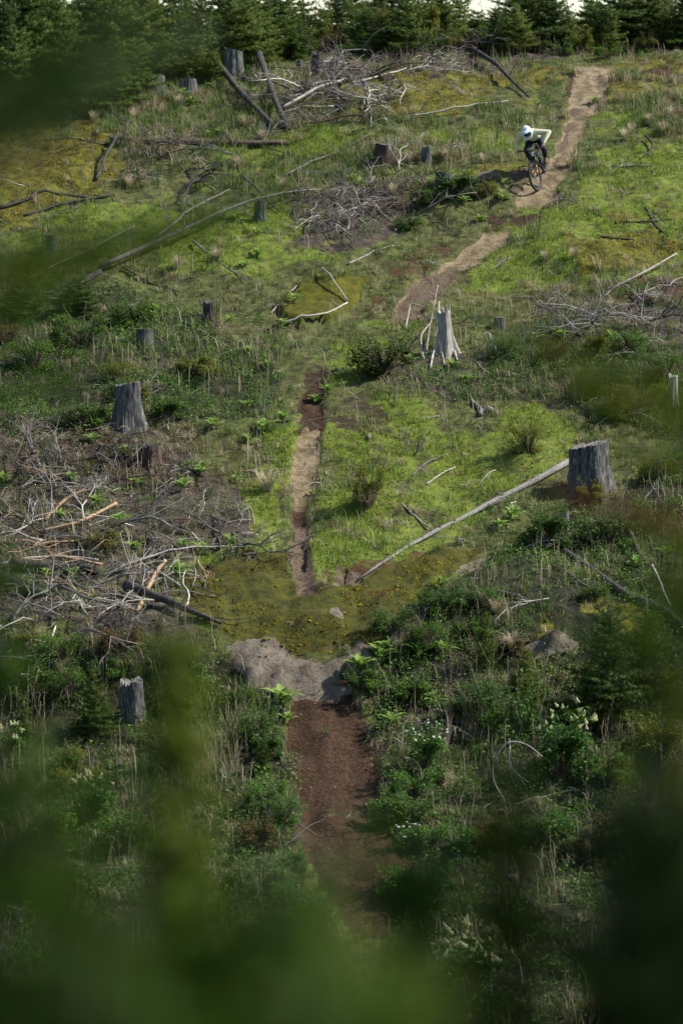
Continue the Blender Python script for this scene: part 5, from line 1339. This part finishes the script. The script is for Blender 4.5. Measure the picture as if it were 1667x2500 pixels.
for i in (0, 1):
    s_ = MB(); chain(s_, [ANK[i] + (-.035, 0, -.045), ANK[i] + (.02, 0, -.03), TOE[i] + (.0, 0, .01)], [.04, .045, .036], 6); chain(s_, [ANK[i] + (0, 0, .01), ANK[i] + (0, 0, -.03)], [.042, .045], 3)
    so = obj('shoe', s_.mesh('shoe'), M['shoe'], rider); remesh(so, .009, 2)
    q = MB(); a, b = ANK[i] + (-.07, 0, -.085), TOE[i] + (.035, 0, -.018); q.box((a + b) / 2, (np.linalg.norm(b - a), .085, .022), Matrix.Rotation(-math.atan2(b[2] - a[2], b[0] - a[0]), 3, 'Y'))
    obj('sole', q.mesh('sole'), M['sole'], so)
# full-face helmet, face tipped down towards the trail and rolled upright
hr = Matrix.Rotation(rad(9), 3, 'X') @ Matrix.Rotation(rad(20), 3, 'Y'); HR = np.array(hr)
def hp(p): return HD + np.array((0.01, -.0, .01)) + HR @ np.asarray(p, float)
hm = MB()
n, m = 28, 18; V = []; f = []
for j in range(m + 1):
    a = -math.pi / 2 + math.pi * j / m
    for i in range(n):
        b = 2 * math.pi * i / n; V.append(hp((.150 * math.cos(a) * math.cos(b) - .012, .128 * math.cos(a) * math.sin(b), .145 * math.sin(a) + .03 - (.03 if math.sin(a) < -.2 else 0))))
for j in range(m):
    a = -math.pi / 2 + math.pi * (j + .5) / m
    for i in range(n):
        b = (2 * math.pi * (i + .5) / n + math.pi) % (2 * math.pi) - math.pi
        if abs(b) < .95 and -.95 < a < .22: continue
        if a < -1.1: continue
        f.append((j * n + i, j * n + (i + 1) % n, (j + 1) * n + (i + 1) % n, (j + 1) * n + i))
hm.add(np.array(V), f)
he = obj('helmet', hm.mesh('helmet'), M['helmet'], rider); sl = he.modifiers.new('shell', 'SOLIDIFY'); sl.thickness = .014; sl.offset = -1
cb = MB(); cb.tube(smooth_path([hp((.02, -.122, -.02)), hp((.10, -.10, -.075)), hp((.165, -.045, -.105)), hp((.178, 0, -.11)), hp((.165, .045, -.105)), hp((.10, .10, -.075)), hp((.02, .122, -.02))], 17, RNG), .026, 10); obj('chin_bar', cb.mesh('chin'), M['helmet'], he)
vs = MB(); V = []; f = []
for i in range(4):
    for j in range(9):
        b = (j / 8 - .5) * 2; xx = .10 + .033 * i * (1.2 - .35 * b * b); V.append(hp((xx - .05 * b * b, b * (.118 - .008 * i), .125 - .004 * i + .012 * math.sin(i) - .03 * b * b)))
for i in range(3):
    for j in range(8): a = i * 9 + j; f.append((a, a + 1, a + 10, a + 9))
vo = obj('visor', vs.add(np.array(V), f).mesh('visor'), M['helmet'], he); sl = vo.modifiers.new('shell', 'SOLIDIFY'); sl.thickness = .008
for k, (px, py) in enumerate([(.02, -.06), (.02, .06), (-.05, -.05), (-.05, .05), (.07, 0), (-.02, 0)]):
    v_ = MB(); zz = .145 * math.sqrt(max(.05, 1 - (px / .15) ** 2 - (py / .128) ** 2)) + .03; v_.ball(hp((px, py, zz - .002)), (.022, .009, .007), HR, 8, 5); obj('vent', v_.mesh('vent'), M['black_metal'], he)
gg = MB(); gg.ball(hp((.052, 0, -.008)), (.092, .098, .052), HR, 18, 10); obj('goggles', gg.mesh('goggles'), M['lens'], rider)

# ------------------------------------------------------------------ near conifers whose shoots hang, far out of focus, in front of the lens
def ray(u, v, Y):
    a = (u - PW / 2) / F; b = (PH / 2 - v) / F; c, s = math.cos(PITCH), math.sin(PITCH)
    return np.array((a * Y / (c - b * s), Y, (s + b * c) / (c - b * s) * Y))
def near_fir(tip, R, seed, lab, mat, whorls=9, per=6, frac=.55, dens=420, size=.032):
    """young fir rooted on the slope below the camera, its tip at a point in the air"""
    tip = np.asarray(tip, float); gz = float(ground(tip[0], tip[1])); h = tip[2] - gz
    r = np.random.default_rng(seed)
    o = empty('near_fir', (tip[0], tip[1], gz)); ch, wood = [], MB()
    wood.tube([(0, 0, -.1), (.01, 0, h * .5), (0, 0, h)], [.028, .014, .004], 6)
    M.setdefault('near', leafmat('near_needles', [(0, (.018, .05, .003)), (.5, (.045, .10, .004)), (1, (.10, .14, .008))], .45, .5))
    needles(ch, np.array((0, 0, h * (1 - frac))), np.array((0, 0, h)), size, dens, r)
    for w in range(whorls):
        s = (w + .3 * r.random()) / whorls; z = h * (1 - frac + frac * s * .97)
        L = R * (1 - s) ** .8 + .04
        a0 = r.uniform(0, 6.28)
        for k in range(per):
            a = a0 + 6.283 * k / per + r.normal(0, .2); l = L * r.uniform(.7, 1.15)
            c = np.array((0, 0, z)); spray(ch, wood, c, c + np.array((math.cos(a) * l, math.sin(a) * l, l * r.uniform(.5, 1.6))), l * .5, r, size, dens, max(4, int(l * 22)), .04, .006)
    obj('trunk', wood.mesh('near_trunk'), M['brown_wood'], o); obj('crown', tri_mesh('near_crown', ch), M[mat], o)
    return tag(o, lab, 'fir tree')
def side_tree(x, y, h, sprays, lab, seed, mats):
    """tree standing beside the view with branches reaching into it"""
    gz = float(ground(x, y)); r = np.random.default_rng(seed)
    o = empty('side_conifer', (x, y, gz)); wood = MB()
    wood.tube([(0, 0, -.1), (.02, .01, h * .5), (0, 0, h)], [.08, .06, .012], 8)
    obj('trunk', wood.mesh('side_trunk'), M['trunk'], o)
    for k, (e, wd, mt) in enumerate(sprays):
        e = np.asarray(e, float) - (x, y, gz); s = np.array((0, 0, min(h * .97, max(.3, e[2] - .12 * np.linalg.norm(e[:2])))))
        ch, wd_ = [], MB(); L = np.linalg.norm(e - s)
        spray(ch, wd_, s, e, wd, r, .030, 260, max(10, int(L * 26)), .04, .009)
        b = obj('branch', wd_.mesh('branch_wood'), M['twig'], o); obj('needles', tri_mesh('branch_needles', ch), M[mats[mt]], b)
    return tag(o, lab, 'conifer')
M['nearlight'] = leafmat('near_light', [(0, (.045, .08, .004)), (.5, (.10, .15, .006)), (1, (.17, .21, .012))], .45, .5)
M['nearolive'] = leafmat('near_olive', [(0, (.035, .065, .003)), (.5, (.085, .12, .005)), (1, (.15, .17, .008))], .45, .5)
near_fir(ray(425, 1490, 4.9), .16, 1, 'blurred olive fir leader rising at left in the foreground', 'nearlight', 30, 6, .6, 200)
near_fir(ray(90, 1880, 2.7), .28, 2, 'blurred green fir filling the lower left foreground', 'near', 9, 7, .5, 560)
near_fir(ray(330, 2120, 2.6), .28, 5, 'blurred green fir between left fir and bottom centre', 'near', 8, 7, .45, 520)
near_fir(ray(650, 2060, 2.5), .30, 3, 'blurred green fir left of bottom centre foreground', 'near', 9, 7, .45, 520)
near_fir(ray(860, 2260, 2.3), .20, 7, 'blurred yellow-green fir at bottom centre foreground', 'nearlight', 8, 7, .45, 460)
near_fir(ray(1020, 2050, 3.4), .11, 6, 'blurred thin fir right of bottom centre', 'near', 20, 5, .4, 300)
near_fir(ray(1480, 2180, 3.5), .22, 8, 'blurred dark fir left of the lower right corner', 'fir', 9, 9, .5, 520)  # darker needles than its neighbours: corner shade put into the colour
near_fir(ray(1240, 1800, 3.6), .10, 14, 'blurred thin olive shoot right of the daisies', 'nearolive', 22, 4, .45, 260)
near_fir(ray(1600, 1850, 3.6), .30, 4, 'blurred near-black fir filling the lower right corner', 'fir', 11, 10, .5, 600)  # the corner's shade is partly painted in by this darker needle colour
near_fir(ray(230, 2330, 2.2), .26, 12, 'blurred green fir at bottom left corner', 'near', 8, 7, .45, 520)
near_fir(ray(720, 2330, 2.1), .26, 13, 'blurred green fir at very bottom between two others', 'near', 8, 7, .45, 520)
near_fir(ray(1690, 1250, 4.9), .26, 9, 'blurred olive fir rising along the right edge', 'nearolive', 11, 7, .55, 420)
near_fir(ray(-30, 1150, 4.8), .2, 10, 'blurred green fir rising along the left edge', 'near', 10, 6, .55, 400)
mats = ['near', 'nearolive', 'firbrown', 'fir']
side_tree(1.15, 4.8, 3.6, [(ray(1210, 800, 4.7), .2, 1), (ray(1380, 940, 4.8), .22, 1), (ray(1500, 1080, 4.9), .24, 1), (ray(1330, 1210, 4.6), .09, 2), (ray(1560, 1300, 4.4), .2, 1), (ray(1500, 1480, 4.3), .18, 0), (ray(1400, 1560, 4.3), .12, 0)], 'out-of-focus conifer boughs reaching in from the right edge', 11, mats)
side_tree(-1.1, 4.6, 3.9, [(ray(700, 470, 4.8), .2, 0), (ray(560, 540, 4.8), .2, 1), (ray(330, 620, 4.7), .15, 1), (ray(160, 720, 4.9), .13, 0), (ray(170, 360, 4.6), .06, 2), (ray(480, 60, 4.0), .26, 3), (ray(330, 20, 3.8), .3, 3), (ray(250, 150, 3.8), .3, 3), (ray(280, 900, 4.6), .12, 0), (ray(330, 1900, 3.9), .08, 0)], 'out-of-focus dark conifer boughs reaching in from the left edge', 12, mats)
# unseen tall conifers, added beside the camera to put the near boughs in shade
for k, (x, y, h) in enumerate([(9.0, 4.75, 15.0), (11.5, 5.1, 17.0)]):
    o = place_fir(x, y, h, M['fir'], k * 2 + 1, 1.5, 'added_shade_conifer')
    tag(o, ['nearer added shade conifer, unseen right of the camera', 'farther added shade conifer, unseen right of the camera'][k], 'conifer', 'unseen shade conifers added beside the camera')
flush_labels()
